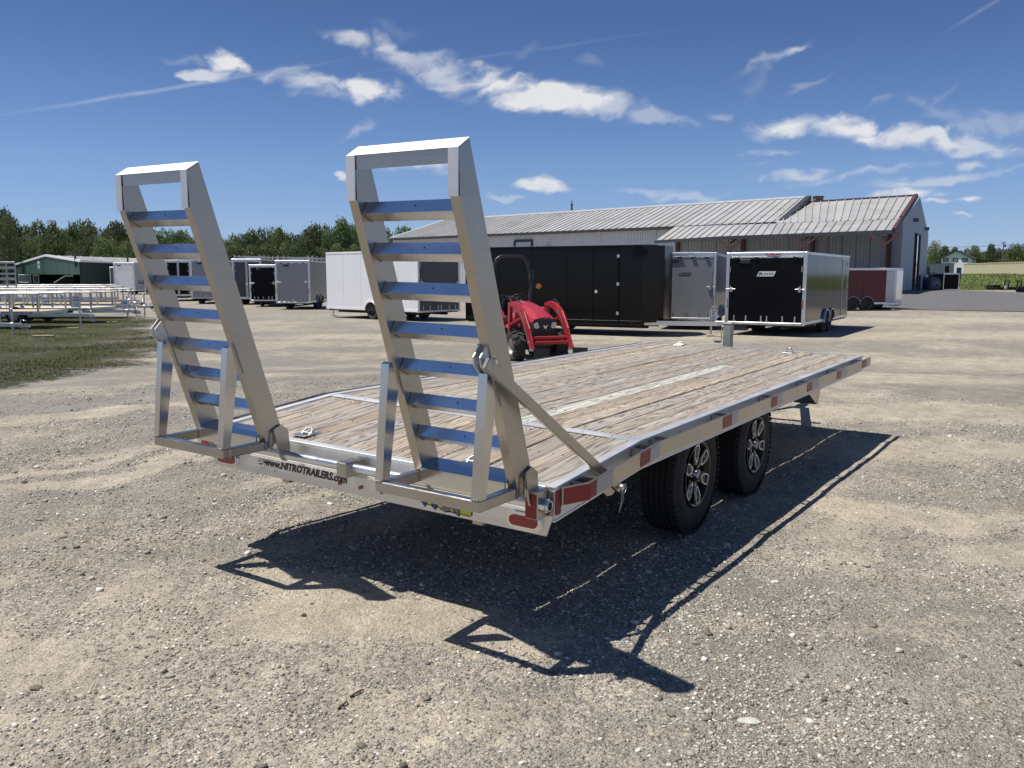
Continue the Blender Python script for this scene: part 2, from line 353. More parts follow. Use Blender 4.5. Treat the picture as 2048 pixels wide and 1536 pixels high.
def text(s, name, size, material, parent, M, shear=0., bold=0., depth=.001, sx=1.):
    cu = bpy.data.curves.new(name, 'FONT'); cu.body = s; cu.size = size; cu.extrude = depth; cu.offset = bold; cu.shear = shear
    cu.align_x = 'CENTER'; cu.align_y = 'CENTER'; cu.resolution_u = 2
    tmp = bpy.data.objects.new(name+'_t', cu); COL.objects.link(tmp)
    dg = bpy.context.evaluated_depsgraph_get(); me = bpy.data.meshes.new_from_object(tmp.evaluated_get(dg))
    bpy.data.objects.remove(tmp)
    me.name = name; me.transform(Matrix.Diagonal((sx, 1, 1, 1))); me.materials.clear(); me.materials.append(material)
    o = link(name, me, parent); o.matrix_local = M
    return o
def frame(origin, xdir, updir):
    x = Vector(xdir).normalized(); u = Vector(updir); u = (u-x*u.dot(x)).normalized(); n = x.cross(u)
    M = Matrix((x, u, n)).transposed().to_4x4(); M.translation = Vector(origin); return M

# ------------------------------------------------------------------ ground
def grass_mask(x, y):
    """1 where turf grows: the verge on the left, the bank on the right and everything far off"""
    x = np.asarray(x, float); y = np.asarray(y, float)
    edge = np.interp(y, [8, 12, 14.5, 18, 22, 27, 32, 38, 41], [-13, -9.6, -8.2, -8.0, -8.9, -11.0, -13.4, -16, -23])
    n = (fbm(x, y, 3.0, 4)-.5)*4.5
    left = sstep(-1.6, 1.4, edge-x+n)*sstep(9.5, 13.5, y+n*.6)*(1-sstep(39.5, 42.5, y))
    far = np.maximum(sstep(106, 110, y)*sstep(36, 44, x), sstep(150, 156, y))
    far = np.maximum(far, sstep(84, 92, y)*sstep(61, 66, x-(y-88)*.25))
    return np.clip(np.maximum(left, far), 0, 1)
DIRT = [(-.72, 4.15, .85, .34, -.25, 1.25), (-1.2, 4.0, .5, .25, 0, .9), (-2.05, 3.4, .55, .35, .2, 1.1), (-3.2, 6.6, 1.9, .20, .97, 1.0), (-3.9, 6.7, 1.7, .16, .97, .8), (-2.7, 7.6, .9, .25, .97, .8), (-4.9, 9.3, 2.4, .30, .8, .9), (-5.6, 8.3, 2.2, .25, .9, .8),
        (2.9, 5.85, .75, .45, .3, 1.0), (3.05, 5.05, .5, .3, .4, .9), (2.1, 5.3, .6, .25, .5, .6), (1.7, 4.1, .5, .2, .3, .5), (3.6, 8.2, 2.2, .8, .1, .7), (5.5, 10.5, 3.5, 1.0, .1, .8), (.1, 2.2, .6, .12, .2, .6), (.9, 2.6, .5, .14, .2, .5), (2.6, 3.4, .6, .18, .3, .5), (-.9, 2.6, .6, .15, .1, .4),
        (6.5, 14.5, 4, 1.2, .2, .8), (12, 18, 5, 1.6, .1, .8), (-2, 13.5, 5, .35, .05, .6), (-3, 17, 6, .5, .02, .6), (1, 24, 14, .9, .1, .5), (9, 19, 7, 1.0, .1, .6), (14, 27, 12, 2, .1, .8), (18, 36, 12, 2.5, .05, .9)]
def dirt_mask(x, y):
    x = np.asarray(x, float); y = np.asarray(y, float)
    wx = x+(fbm(x, y, .9, 4)-.5)*1.3; wy = y+(fbm(x+50, y, .9, 4)-.5)*.9
    d = .42*sstep(.45, .72, fbm(x, y, 1.7, 4))+.06*sstep(10, 30, y)
    for cx, cy, rx, ry, a, w in DIRT:
        ca, sa = math.cos(a), math.sin(a); u = ((wx-cx)*ca+(wy-cy)*sa)/rx; v = (-(wx-cx)*sa+(wy-cy)*ca)/ry
        d = np.maximum(d, w*(1-sstep(.3, 1.25, np.sqrt(u*u+v*v))))
    # wheel tracks worn along the line the trailers are driven in
    for off in (-4.6, -3.9, -2.7, -2.1, -1.2, 4.6, 5.4, 6.6):
        t = (x*.829-(y-4.46)*.56)-off+.15*np.sin(y*.35)
        d = np.maximum(d, .62*np.exp(-(t/.16)**2)*sstep(.35, .65, vnoise(x, y, 1.1))*(1-sstep(14, 24, y)))
    for y0, a in ((15.2, .02), (15.7, .02), (19.5, .03), (20.3, .03), (26, -.01), (27, -.01)):
        t = y-(y0+a*x); d = np.maximum(d, .75*np.exp(-(t/(.012*y0))**2)*sstep(.3, .6, vnoise(x, y, 2.5)))
    return np.clip(d, 0, 1)

def grid_mesh(name, xs, ys, hf):
    X, Y = np.meshgrid(xs, ys); Z = hf(X, Y)
    nx, ny = len(xs), len(ys)
    co = np.stack([X, Y, Z], -1).reshape(-1, 3).astype(np.float32)
    i = np.arange((ny-1)*(nx-1)); r = i//(nx-1); c = i % (nx-1); a = r*nx+c
    q = np.stack([a, a+1, a+nx+1, a+nx], -1).astype(np.int32)
    me = bpy.data.meshes.new(name); me.vertices.add(len(co)); me.vertices.foreach_set('co', co.ravel())
    me.loops.add(q.size); me.loops.foreach_set('vertex_index', q.ravel())
    me.polygons.add(len(q)); me.polygons.foreach_set('loop_start', np.arange(0, q.size, 4, dtype=np.int32)); me.polygons.foreach_set('use_smooth', np.ones(len(q), bool))
    me.update(); me.validate(); return me, X, Y
def spaced(a, b, step, lo, hi, grow=1.09):
    core = list(np.arange(a, b, step)); s = step; v = core[-1]; up = []
    while v < hi: s *= grow; v += s; up.append(v)
    s = step; v = a; dn = []
    while v > lo: s *= grow; v -= s; dn.append(v)
    return np.array(dn[::-1]+core+up)

def ground_material():
    m = bpy.data.materials.new('gravel_yard'); m.use_nodes = True
    nt = m.node_tree; N = nt.nodes; L = nt.links; b = N['Principled BSDF']
    b.inputs['Roughness'].default_value = .92; b.inputs['Specular IOR Level'].default_value = .2
    tc = N.new('ShaderNodeTexCoord'); P = tc.outputs['Object']
    def noise(s, d=4, r=.6, vec=None, out='Fac'):
        n = N.new('ShaderNodeTexNoise'); n.inputs['Scale'].default_value = s; n.inputs['Detail'].default_value = d; n.inputs['Roughness'].default_value = r; L.new(vec or P, n.inputs['Vector']); return n.outputs[out]
    def rg(v, a, b_, c=0., d=1.):
        n = N.new('ShaderNodeMapRange'); n.inputs[1].default_value = a; n.inputs[2].default_value = b_; n.inputs[3].default_value = c; n.inputs[4].default_value = d; L.new(v, n.inputs[0]); return n.outputs[0]
    def ma(op, a, b_, c=None, cl=False):
        n = N.new('ShaderNodeMath'); n.operation = op; n.use_clamp = cl
        for i, q in enumerate((a, b_, c)):
            if q is None: continue
            if isinstance(q, (int, float)): n.inputs[i].default_value = q
            else: L.new(q, n.inputs[i])
        return n.outputs[0]
    def mix(f, a, b_):
        n = N.new('ShaderNodeMix'); n.data_type = 'RGBA'
        for i, q in (('Factor', f), (6, a), (7, b_)):
            if isinstance(q, tuple): n.inputs[i].default_value = (*q, 1)
            elif isinstance(q, (int, float)): n.inputs[i].default_value = q
            else: L.new(q, n.inputs[i])
        return n.outputs[2]
    def vor(s, feat='F1', out='Distance', rnd=1.0):
        n = N.new('ShaderNodeTexVoronoi'); n.feature = feat; n.inputs['Scale'].default_value = s; n.inputs['Randomness'].default_value = rnd; L.new(P, n.inputs['Vector']); return n
    at = N.new('ShaderNodeAttribute'); at.attribute_name = 'cover'; sp = N.new('ShaderNodeSeparateColor'); L.new(at.outputs['Color'], sp.inputs[0])
    dirt, grass, lush = sp.outputs[0], sp.outputs[1], sp.outputs[2]
    v1 = vor(62); v2 = vor(125); v3 = vor(17)
    def stones(v):
        s = N.new('ShaderNodeSeparateColor'); L.new(v.outputs['Color'], s.inputs[0]); return s.outputs[0], s.outputs[1]
    r1, h1 = stones(v1); r2, h2 = stones(v2); r3, h3 = stones(v3)
    cr = N.new('ShaderNodeValToRGB'); cr.color_ramp.interpolation = 'LINEAR'; e = cr.color_ramp.elements
    e[0].position = 0; e[0].color = (.15, .132, .108, 1); e[1].position = 1; e[1].color = (.78, .72, .60, 1)
    for p, c in ((.3, (.36, .325, .265, 1)), (.6, (.47, .425, .355, 1)), (.85, (.50, .448, .365, 1))):
        q = e.new(p); q.color = c
    tone = ma('ADD', ma('MULTIPLY', r1, .55), ma('MULTIPLY', r2, .45)); L.new(tone, cr.inputs[0])
    gravel = cr.outputs[0]
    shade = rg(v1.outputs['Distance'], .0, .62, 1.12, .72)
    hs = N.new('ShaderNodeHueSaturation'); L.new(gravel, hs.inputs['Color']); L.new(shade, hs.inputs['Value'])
    fine = rg(noise(130, 3), .3, .7, .80, 1.16)
    grit = ma('MULTIPLY', fine, rg(ma('ADD', ma('MULTIPLY', r2, .6), ma('MULTIPLY', r1, .4)), .1, .9, .74, 1.20))
    sand = N.new('ShaderNodeHueSaturation'); sand.inputs['Color'].default_value = (.45, .395, .305, 1); L.new(grit, sand.inputs['Value'])
    # which gravel cells stay proud of the fines
    thr = ma('ADD', dirt, ma('MULTIPLY', ma('SUBTRACT', noise(3.2, 6, .7), .5), 1.1))
    bare = rg(ma('SUBTRACT', thr, ma('MULTIPLY', h1, .55)), -.06, .12)
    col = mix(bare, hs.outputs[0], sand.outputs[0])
    tk = N.new('ShaderNodeMapping'); tk.vector_type = 'TEXTURE'; tk.inputs['Rotation'].default_value = (0, 0, R(56)); tk.inputs['Scale'].default_value = (1.6, .30, 1); L.new(P, tk.inputs['Vector'])
    streak = rg(noise(1.0, 8, .75, tk.outputs[0]), .30, .70, .88, 1.10)
    clump = rg(noise(2.2, 12, .86), .36, .64, .74, 1.24)
    fg = N.new('ShaderNodeMapping'); fg.inputs['Scale'].default_value = (4.2, .9, 1); L.new(P, fg.inputs['Vector'])
    grain = rg(noise(1.0, 7, .85, fg.outputs[0]), .34, .66, .84, 1.14)
    bigtone = ma('MULTIPLY', ma('MULTIPLY', ma('MULTIPLY', rg(noise(.33, 6, .65), .3, .72, .88, 1.10), streak), clump), grain)
    hb = N.new('ShaderNodeHueSaturation'); L.new(col, hb.inputs['Color']); L.new(bigtone, hb.inputs['Value']); col = hb.outputs[0]
    grey = ma('MAXIMUM', rg(noise(.21, 5, .6), .42, .62, 0, .40), at.outputs['Alpha']); col = mix(ma('MULTIPLY', grey, ma('SUBTRACT', 1, bare)), col, (.275, .262, .238))
    # turf
    gn = noise(1.7, 8, .7); gcol = mix(rg(gn, .3, .7), (.085, .098, .030), (.14, .155, .055))
    gcol = mix(rg(noise(14, 5, .7), .35, .7), gcol, (.10, .105, .04)); dead = rg(noise(.55, 6, .6), .54, .70, 0, .75); gcol = mix(dead, gcol, (.16, .12, .06))
    gcol = mix(lush, gcol, mix(rg(noise(.25, 7, .7), .35, .65), (.085, .115, .032), (.14, .18, .052)))
    thin = ma('ADD', ma('MULTIPLY', grass, .92), ma('ADD', ma('MULTIPLY', ma('SUBTRACT', noise(5.5, 8, .8), .5), 2.2), ma('MULTIPLY', ma('SUBTRACT', noise(.8, 5, .7), .5), 1.2))); gm = rg(thin, .58, .86); gm = ma('MAXIMUM', gm, lush)
    col = mix(gm, col, gcol)
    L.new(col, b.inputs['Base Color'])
    hgt_ = ma('ADD', ma('MULTIPLY', ma('SUBTRACT', 1, rg(v1.outputs['Distance'], 0, .6)), rg(h1, 0, 1, .3, 1)), ma('MULTIPLY', ma('SUBTRACT', 1, rg(v2.outputs['Distance'], 0, .6)), .5))
    hgt_ = ma('MULTIPLY', hgt_, ma('SUBTRACT', 1, ma('MULTIPLY', bare, .5)))
    hgt_ = ma('ADD', hgt_, ma('MULTIPLY', noise(60, 4, .65), .8)); hgt_ = ma('ADD', hgt_, ma('MULTIPLY', noise(9, 4, .6), 2.2))
    hgt_ = ma('ADD', hgt_, ma('MULTIPLY', ma('MULTIPLY', gm, noise(30, 5, .8)), 6.))
    bp = N.new('ShaderNodeBump'); bp.inputs['Strength'].default_value = 1.0; bp.inputs['Distance'].default_value = .014; L.new(hgt_, bp.inputs['Height']); L.new(bp.outputs[0], b.inputs['Normal'])
    return m
GROUND_MAT = ground_material()
xs = spaced(-5.0, 6.5, .055, -900, 900, 1.075); ys = spaced(1.0, 11.5, .055, -60, 1500, 1.075)
gme, GX, GY = grid_mesh('ground', xs, ys, hgt)
att = gme.color_attributes.new('cover', 'FLOAT_COLOR', 'POINT')
gr = grass_mask(GX, GY); lush = np.maximum(sstep(104, 112, GY)*sstep(36, 44, GX), sstep(150, 156, GY)); lush = np.maximum(lush, sstep(84, 92, GY)*sstep(61, 66, GX-(GY-88)*.25))
lush = np.maximum(lush, gr*sstep(12, 17, -GX-np.maximum(0, 16-GY))*(1-sstep(36, 40, GY))*.18*vnoise(GX, GY, 2.5))
gy_ = .62*sstep(-1, 3, -GX+.5*(GY-9))*sstep(6.5, 11, GY)*(1-sstep(30, 44, GY))*(1-sstep(2, 7, GX))*(.5+.8*vnoise(GX, GY, 3))
cc = np.stack([dirt_mask(GX, GY), gr, lush, np.clip(gy_, 0, 1)], -1).astype(np.float32); att.data.foreach_set('color', cc.ravel())
gme.materials.append(GROUND_MAT)
ground = link('ground', gme, kind='structure')

# loose stones lying on the yard near the camera : one mesh of small angular chips
def chips(n, seed):
    g = np.random.default_rng(seed)
    base = np.array([(sx, sy, sz) for sx in (-1, 1) for sy in (-1, 1) for sz in (-1, 1)], float)
    fq = np.array([(0, 1, 3, 2), (4, 6, 7, 5), (0, 4, 5, 1), (2, 3, 7, 6), (0, 2, 6, 4), (1, 5, 7, 3)])
    r = 1.2+12.0*g.random(n)**1.35; a = (g.random(n)-.5)*1.42
    x = r*np.sin(a); y = r*np.cos(a)
    d = dirt_mask(x, y); keep = (g.random(n) < np.clip(1.0-1.25*d, .06, 1)*(.20+.8*sstep(.38, .66, fbm(x, y, .45, 3)))*(1-.7*sstep(8, 13.5, np.hypot(x, y))))&(grass_mask(x, y) < .6)
    x, y = x[keep], y[keep]; n = len(x)
    s = .0022+.0050*g.random(n)**2.8; big = g.random(n) < .005; s[big] = .007+.008*g.random(big.sum()); s *= 1+.07*np.clip(y-3, 0, 8)
    V = base[None]*(1+.75*(g.random((n, 8, 3))-.5)); V = V*np.stack([np.ones(n), .55+.5*g.random(n), .35+.4*g.random(n)], -1)[:, None, :]*s[:, None, None]
    t = g.random(n)*2*math.pi; c, q = np.cos(t), np.sin(t)
    vx = V[..., 0]*c[:, None]-V[..., 1]*q[:, None]; vy = V[..., 0]*q[:, None]+V[..., 1]*c[:, None]
    ti = (g.random(n)-.5)*.7; vz = V[..., 2]+vx*ti[:, None]
    z = hgt(x, y)
    co = np.stack([vx+x[:, None], vy+y[:, None], vz+z[:, None]+(s*.22)[:, None]], -1).reshape(-1, 3).astype(np.float32)
    q4 = (fq[None]+8*np.arange(n)[:, None, None]).reshape(-1, 4).astype(np.int32)
    me = bpy.data.meshes.new('loose_stones'); me.vertices.add(len(co)); me.vertices.foreach_set('co', co.ravel()); me.loops.add(q4.size); me.loops.foreach_set('vertex_index', q4.ravel())
    me.polygons.add(len(q4)); me.polygons.foreach_set('loop_start', np.arange(0, q4.size, 4, dtype=np.int32)); me.update()
    tone = g.random(n)**1.0; pal = np.array([(.12, .108, .092), (.30, .27, .22), (.44, .395, .33), (.56, .515, .44), (.86, .82, .74)])
    k = tone*3.999; k[g.random(n) < .45] *= .8; i0 = np.clip(k.astype(int), 0, 3); f = (k-i0)[:, None]; rgb = pal[i0]*(1-f)+pal[i0+1]*f
    rgba = np.concatenate([rgb, np.ones((n, 1))], 1).repeat(8, 0).astype(np.float32)
    a2 = me.color_attributes.new('tone', 'FLOAT_COLOR', 'POINT'); a2.data.foreach_set('color', rgba.ravel()); return me
def attr_mat(name, attr, rough):
    m = bpy.data.materials.new(name); m.use_nodes = True; N = m.node_tree.nodes; b = N['Principled BSDF']
    a = N.new('ShaderNodeAttribute'); a.attribute_name = attr; m.node_tree.links.new(a.outputs['Color'], b.inputs['Base Color']); b.inputs['Roughness'].default_value = rough; b.inputs['Specular IOR Level'].default_value = .3; return m
sme = chips(260000, 5); sme.materials.append(attr_mat('crushed_stone', 'tone', .85)); link('loose_stones', sme, kind='stuff')
tag(bpy.data.objects['loose_stones'], 'loose grey and tan stone chips scattered over the yard in front', 'gravel', kind='stuff')

# grass blades on the left verge and the bank
def blades(name, pts, hmin, hmax, wid, seed, label, gain=1.):
    g = np.random.default_rng(seed); n = len(pts)
    h = hmin+(hmax-hmin)*g.random(n)**1.5; t = g.random(n)*2*math.pi; w = wid*(.6+.8*g.random(n)); dx, dy = np.cos(t), np.sin(t)
    lean = (g.random((n, 2))-.5)*1.1*h[:, None]
    a = pts+np.stack([-dx*w, -dy*w, 0*w], -1); b = pts+np.stack([dx*w, dy*w, 0*w], -1); c = pts+np.stack([lean[:, 0], lean[:, 1], h], -1)
    co = np.stack([a, b, c], 1).reshape(-1, 3).astype(np.float32); f = np.arange(3*n, dtype=np.int32)
    me = bpy.data.meshes.new(name); me.vertices.add(3*n); me.vertices.foreach_set('co', co.ravel()); me.loops.add(3*n); me.loops.foreach_set('vertex_index', f)
    me.polygons.add(n); me.polygons.foreach_set('loop_start', np.arange(0, 3*n, 3, dtype=np.int32)); me.update()
    dry = g.random(n)[:, None]; lo = np.array([.085, .11, .03]); hi = np.array([.17, .20, .06]); br = np.array([.24, .20, .10])
    rgb = lo+(hi-lo)*g.random((n, 1)); rgb = np.where(dry > .88, br, rgb)*gain
    a2 = me.color_attributes.new('tone', 'FLOAT_COLOR', 'POINT'); a2.data.foreach_set('color', np.concatenate([rgb, np.ones((n, 1))], 1).repeat(3, 0).astype(np.float32).ravel())
    me.materials.append(bpy.data.materials['grass_blade']); o = link(name, me); tag(o, label, 'grass', kind='stuff'); return o
attr_mat('grass_blade', 'tone', .7)
n = 230000; yy = 12+29*rng.random(n)**1.3; xx = -7-(.75*yy+6)*rng.random(n)
gm_ = grass_mask(xx, yy)*(.25+1.1*fbm(xx, yy, 1.1, 4)); k = rng.random(n) < np.clip((gm_-.62)*1.8, 0, .7); xx, yy = xx[k], yy[k]
blades('verge_grass', np.stack([xx, yy, hgt(xx, yy)], -1), .015, .06, .009, 3, 'patchy green grass on the verge under the open aluminium trailers')
n = 26000; yy = 86+85*rng.random(n); xx = 44+70*rng.random(n); k = grass_mask(xx, yy) > .5; xx, yy = xx[k], yy[k]
blades('bank_grass', np.stack([xx, yy, hgt(xx, yy)], -1), .10, .34, .07, 4, 'rough green grass on the bank below the cream container', 1.35)
# single bigger stones
def rock(name, loc, sz, col, seed, label):
    g = random.Random(seed); bm = bmesh.new(); bmesh.ops.create_icosphere(bm, subdivisions=2, radius=1)
    for v in bm.verts:
        f = 1+.35*(g.random()-.5); v.co = Vector((v.co.x*sz[0]*f, v.co.y*sz[1]*f, max(-.4, v.co.z)*sz[2]*f))
    me = bpy.data.meshes.new(name); bm.to_mesh(me); bm.free(); me.materials.append(mat('stone_'+str(seed), col, .85, 0, .2, 30, bump=.5, bscale=60))
    o = link(name, me, loc=(loc[0], loc[1], float(hgt(loc[0], loc[1]))+sz[2]*.25)); tag(o, label, 'stone'); return o
def gsite(px, py):
    p = site(px, py, .2)
    for _ in range(6): p = site(px, py, float(hgt(p.x, p.y)))
    return p
for i, (px, py, sz, c, lb) in enumerate([
    (1495, 1443, (.042, .03, .008), (.50, .50, .44), 'pale flat stone pressed into the gravel at the lower right'),
    (72, 1378, (.026, .02, .012), (.16, .14, .10), 'dark brown stone on the sandy patch at the lower left'),
    (340, 1354, (.018, .02, .013), (.34, .30, .24), 'squarish tan stone left of centre at the bottom'),
    (206, 1397, (.016, .014, .010), (.55, .50, .42), 'cream pebble between gravel at the lower left'),
    (300, 1274, (.024, .014, .012), (.36, .33, .28), 'lumpy tan stone left of the shadows of the ramps'),
    (608, 1232, (.014, .012, .012), (.10, .09, .08), 'small dark stone below the shadow of the left ramp'),
    (855, 1328, (.014, .014, .009), (.13, .125, .13), 'small dark grey stone in front of the right ramp shadow'),
    (1550, 1165, (.022, .016, .010), (.60, .58, .52), 'white stone right of the deck shadow')]):
    p = gsite(px, py); rock('stone', p, sz, c, i+1, lb)
def twig(a, b, label):
    p0, p1 = gsite(*a), gsite(*b); m_ = MB(); m_.tube([p0+Vector((0, 0, .006)), (p0+p1)/2+Vector((.012, .01, .012)), p1+Vector((0, 0, .008))], [.005, .004, .002], 6)
    tag(m_.build('twig', mat('dry_twig', (.10, .075, .05), .8, 0, .2, 40)), label, 'twig')
twig((676, 1420), (694, 1404), 'short dry twig lying on the gravel, the lower of two'); twig((700, 1396), (728, 1382), 'short dry twig lying on the gravel, the upper of two')

# asphalt apron and the concrete strip behind it
def sheet(name, corners, n, lift, material, hf=hgt):
    a, b, c, d = [Vector(p) for p in corners]; vs = []; fs = []
    for j in range(n+1):
        for i in range(n+1):
            s, t = i/n, j/n; p = (a*(1-s)+b*s)*(1-t)+(d*(1-s)+c*s)*t; vs.append((p.x, p.y, float(hf(p.x, p.y, False))+lift))
    for j in range(n):
        for i in range(n): q = j*(n+1)+i; fs.append((q, q+1, q+n+2, q+n+1))
    m_ = MB(); m_.add(vs, fs, True); return m_.build(name, material, kind='structure')
ASPH = mat('asphalt_surface', (.125, .12, .118), .9, 0, .16, .5, bump=.3, bscale=90, dirt=((.19, .175, .155), .35, .5), sc=(1, 3, 1))
sheet('asphalt_apron', [site(1660, 617), site(2600, 634), site(2500, 583.5), site(1800, 586)], 30, .03, ASPH)
sheet('concrete_pad', [site(1846, 584.6), site(1946, 584.9), site(1932, 582.2), site(1850, 582.2)], 6, .045, mat('pale_concrete', (.50, .46, .40), .85, 0, .08, 1))

# ------------------------------------------------------------------ the deck trailer in the foreground
YB, YL = .96, 6.23
def dz(y): return .72+(.794-.72)*y/YB if y < YB else .794+(.835-.794)*(y-YB)/(YL-YB)
def hw(y): return 1.224-(.027)*y/YB if y < YB else 1.197+.023*(y-YB)/(YL-YB)
def tw(y): return max(0, y/YB) if y < YB else max(0, 1-(y-YB)/(YL-YB))
def sp(u, y, o=0.):
    return (u*hw(y)/1.22, y, dz(y)+tw(y)*(-.014*u/1.2+.004)+o)
def seg(m, u0, u1, y0, y1, o0, o1, ch=0.):
    """slab that follows the deck: across u0..u1, along y0..y1, between heights o0 < o1 over the deck line"""
    if ch:
        c = ch; vs = []
        for y in (y0, y1):
            vs += [sp(u0, y, o0), sp(u1, y, o0), sp(u1, y, o1-c), sp(u1-c, y, o1), sp(u0+c, y, o1), sp(u0, y, o1-c)]
        n = 6; m.add(vs, [tuple(range(n-1, -1, -1)), tuple(range(n, 2*n))]+[(i, (i+1) % n, n+(i+1) % n, n+i) for i in range(n)])
    else:
        vs = [sp(u, y, o) for u in (u0, u1) for y in (y0, y1) for o in (o0, o1)]
        m.add(vs, [(0, 1, 3, 2), (4, 6, 7, 5), (0, 4, 5, 1), (2, 3, 7, 6), (0, 2, 6, 4), (1, 5, 7, 3)])
    return m
T = thing('deck_trailer', 'long open aluminium deck trailer with plank deck and two upright loading ramps', 'trailer', mw=TM)

# planks
g_ = random.Random(4)
edges = [-1.166+.1457*k for k in range(17)]
special = {9: 'pale cream green plank'}
for part in (0, 1):
    for k in range(16):
        a, b_ = edges[k]+.0028, edges[k+1]-.0028
        if k == 12: b_ -= .006
        if k == 13: a += .006
        y0, y1 = (.062, .958) if part == 0 else (.962, 6.205)
        cuts = [y0, y1]
        if part and k in (1, 4, 6, 10, 11, 14): cuts = [y0, y0+{1: 3.1, 4: 1.3, 6: 2.2, 10: 3.6, 11: 2.6, 14: 3.3}[k], y1]
        for i in range(len(cuts)-1):
            m = MB(); o_ = g_.uniform(-.003, .002); seg(m, a, b_, cuts[i]+(.002 if i else 0), cuts[i+1]-.002, -.034+o_, -.003+o_, .005)
            pale = part and k == 10 and i == 0; p = m.build('plank', WOOD_PALE if pale else WOOD, T, label='pale cream deck plank' if pale else None)
            # own origin so that each board gets its own grain
            c = Vector(sp((a+b_)/2, (cuts[i]+cuts[i+1])/2)); p.data.transform(Matrix.Translation(-c)); p.location = c
m = MB()
for k in range(16):
    for y in (.14, .5, .87, 1.06, 1.5, 1.95, 2.4, 2.85, 3.3, 3.75, 4.2, 4.65, 5.1, 5.55, 6.0):
        for t in (.3, .7):
            x, yy, z = sp(edges[k]+.1457*t, y+g_.uniform(-.01, .01), -.0025); m.cyl((x, yy, z-.01), (x, yy, z+.0005), .0045, 6)
m.build('deck_screw', STEEL, T, kind='stuff')
# transition strip between dovetail and main deck
m = MB(); seg(m, -1.167, 1.167, .918, .96, -.0015, .003); seg(m, -1.167, 1.167, .96, 1.0, -.0015, .003); m.build('transition_strip', ALU_UP, T)
m = MB()
for k in range(12): x, y, z = sp(-1.05+k*.19, .944, .003); m.cyl((x, y, z-.002), (x, y, z+.0025), .006, 8)
m.build('rivet', GALV, T, kind='stuff')
# side channels, rub rails
def side_parts(s):
    for y0, y1 in ((.0, YB), (YB, YL)):
        m = MB(); lo, hi = (1.168, 1.222) if s > 0 else (-1.222, -1.168)
        seg(m, lo, hi, y0, y1, -.008, .005, .002)
        lo, hi = (1.205, 1.220) if s > 0 else (-1.220, -1.205)
        seg(m, lo, hi, y0, y1, -.148, -.0085)
        lo, hi = (1.18, 1.224) if s > 0 else (-1.224, -1.18)
        seg(m, lo, hi, y0, y1, -.158, -.1485)
        m.build('side_channel', ALU_UP, T)
    # flat rub rail standing off the channel, nosed in at the rear
    u = 1.298; segs = [((1.226, .045), (u, .17)), ((u, .17), (u, YB)), ((u, YB), (u, YL-.02))]
    m = MB()
    for (ua, ya), (ub, yb) in segs:
        vs = []
        for uu, y in ((ua, ya), (ub, yb)):
            for w in (0, .0095):
                for o in (-.090, -.004):
                    vs.append(sp(s*(uu+w), y, o))
        m.add(vs, [(0, 1, 3, 2), (4, 6, 7, 5), (0, 4, 5, 1), (2, 3, 7, 6), (0, 2, 6, 4), (1, 5, 7, 3)])
    m.build('rub_rail', ALU, T)
    for y in (.20, .865, 1.10, 2.02, 2.95, 3.90, 4.86, 5.80):
        m = MB(); w = .05
        for ya in (y-w, y+w-.005): seg(m, *(sorted((s*1.224, s*1.297))), ya, ya+.005, -.085, -.006)
        seg(m, *(sorted((s*1.291, s*1.297))), y-w, y+w, -.085, -.009); seg(m, *(sorted((s*1.2225, s*1.228))), y-w, y+w, -.085, -.009)
        m.build('stake_pocket', ALU, T)
    # conspicuity tape
    def tape(name, material, y0, y1, o0=-.084, o1=-.010):
        m = MB(); lo, hi = sorted((s*(u+.0105), s*(u+.0115))); seg(m, lo, hi, y0, y1, o0, o1); m.build(name, material, T)
    for y0, y1, y2 in ((.185, .245, .43), (.755, .875, 1.0), (1.96, 2.11, 2.24), (2.93, 3.06, 3.2), (3.86, 4.0, 4.2), (4.82, 4.97, 5.2), (5.82, 5.98, 6.1)):
        tape('red_reflector', RED, y0, y1); tape('silver_reflector', SILVERTAPE, y1+.004, y2)
    m = MB(); vs = []
    for uu, y in ((1.2425, .052), (1.3125, .178)):
        for w in (0, .0015):
            for o in (-.086, -.010): vs.append(sp(s*(uu+w), y, o))
    m.add(vs, [(0, 1, 3, 2), (4, 6, 7, 5), (0, 4, 5, 1), (2, 3, 7, 6), (0, 2, 6, 4), (1, 5, 7, 3)]); m.build('red_reflector', RED, T)
    # corner reflector and round marker lamp on the channel web
    m = MB(); r = .012
    pts = []
    for cx, cz, a0 in ((.052, -.028, 0), (.020, -.028, 90), (.020, -.118, 180), (.052, -.118, 270)):
        for q in range(4): t = R(a0+30*q); pts.append((cx-.004+math.cos(t)*r+(-.004 if cx > .03 else .004), dz(.03)+cz+math.sin(t)*r))
    m.prism(pts, 0, s*1.2245, s*1.2275); m.build('corner_reflector', RED, T)
    m = MB(); m.cyl((s*1.222, .088, .655), (s*1.234, .088, .655), .013, 14); m.build('marker_light', REDLENS, T)
side_parts(1); side_parts(-1)
# front rail of the deck
m = MB(); seg(m, -1.2, 1.2, 6.207, 6.235, -.1, .004); m.build('front_rail', ALU_UP, T)
# rear header beam, skirt below it, end caps
m = MB(); m.cbb(-1.224, 1.224, .0, .058, .706, .7245, .002); m.bb(-1.2, 1.2, .02, .03, .60, .706); m.bb(-1.224, 1.224, 0, .058, .594, .604); m.build('rear_header', ALU_UP, T)
m = MB(); m.prism([(-1.19, .493), (1.19, .493), (1.224, .593), (-1.224, .593)], 1, -.008, .0); m.build('rear_skirt', alu('skirt_aluminium', .44, (.70, .68, .64), stain=.06), T)
for s in (-1, 1):
    m = MB(); m.bb(min(s*1.205, s*1.2235), max(s*1.205, s*1.2235), -.006, .06, .594, .7055); m.build('header_end_cap', ALU, T)
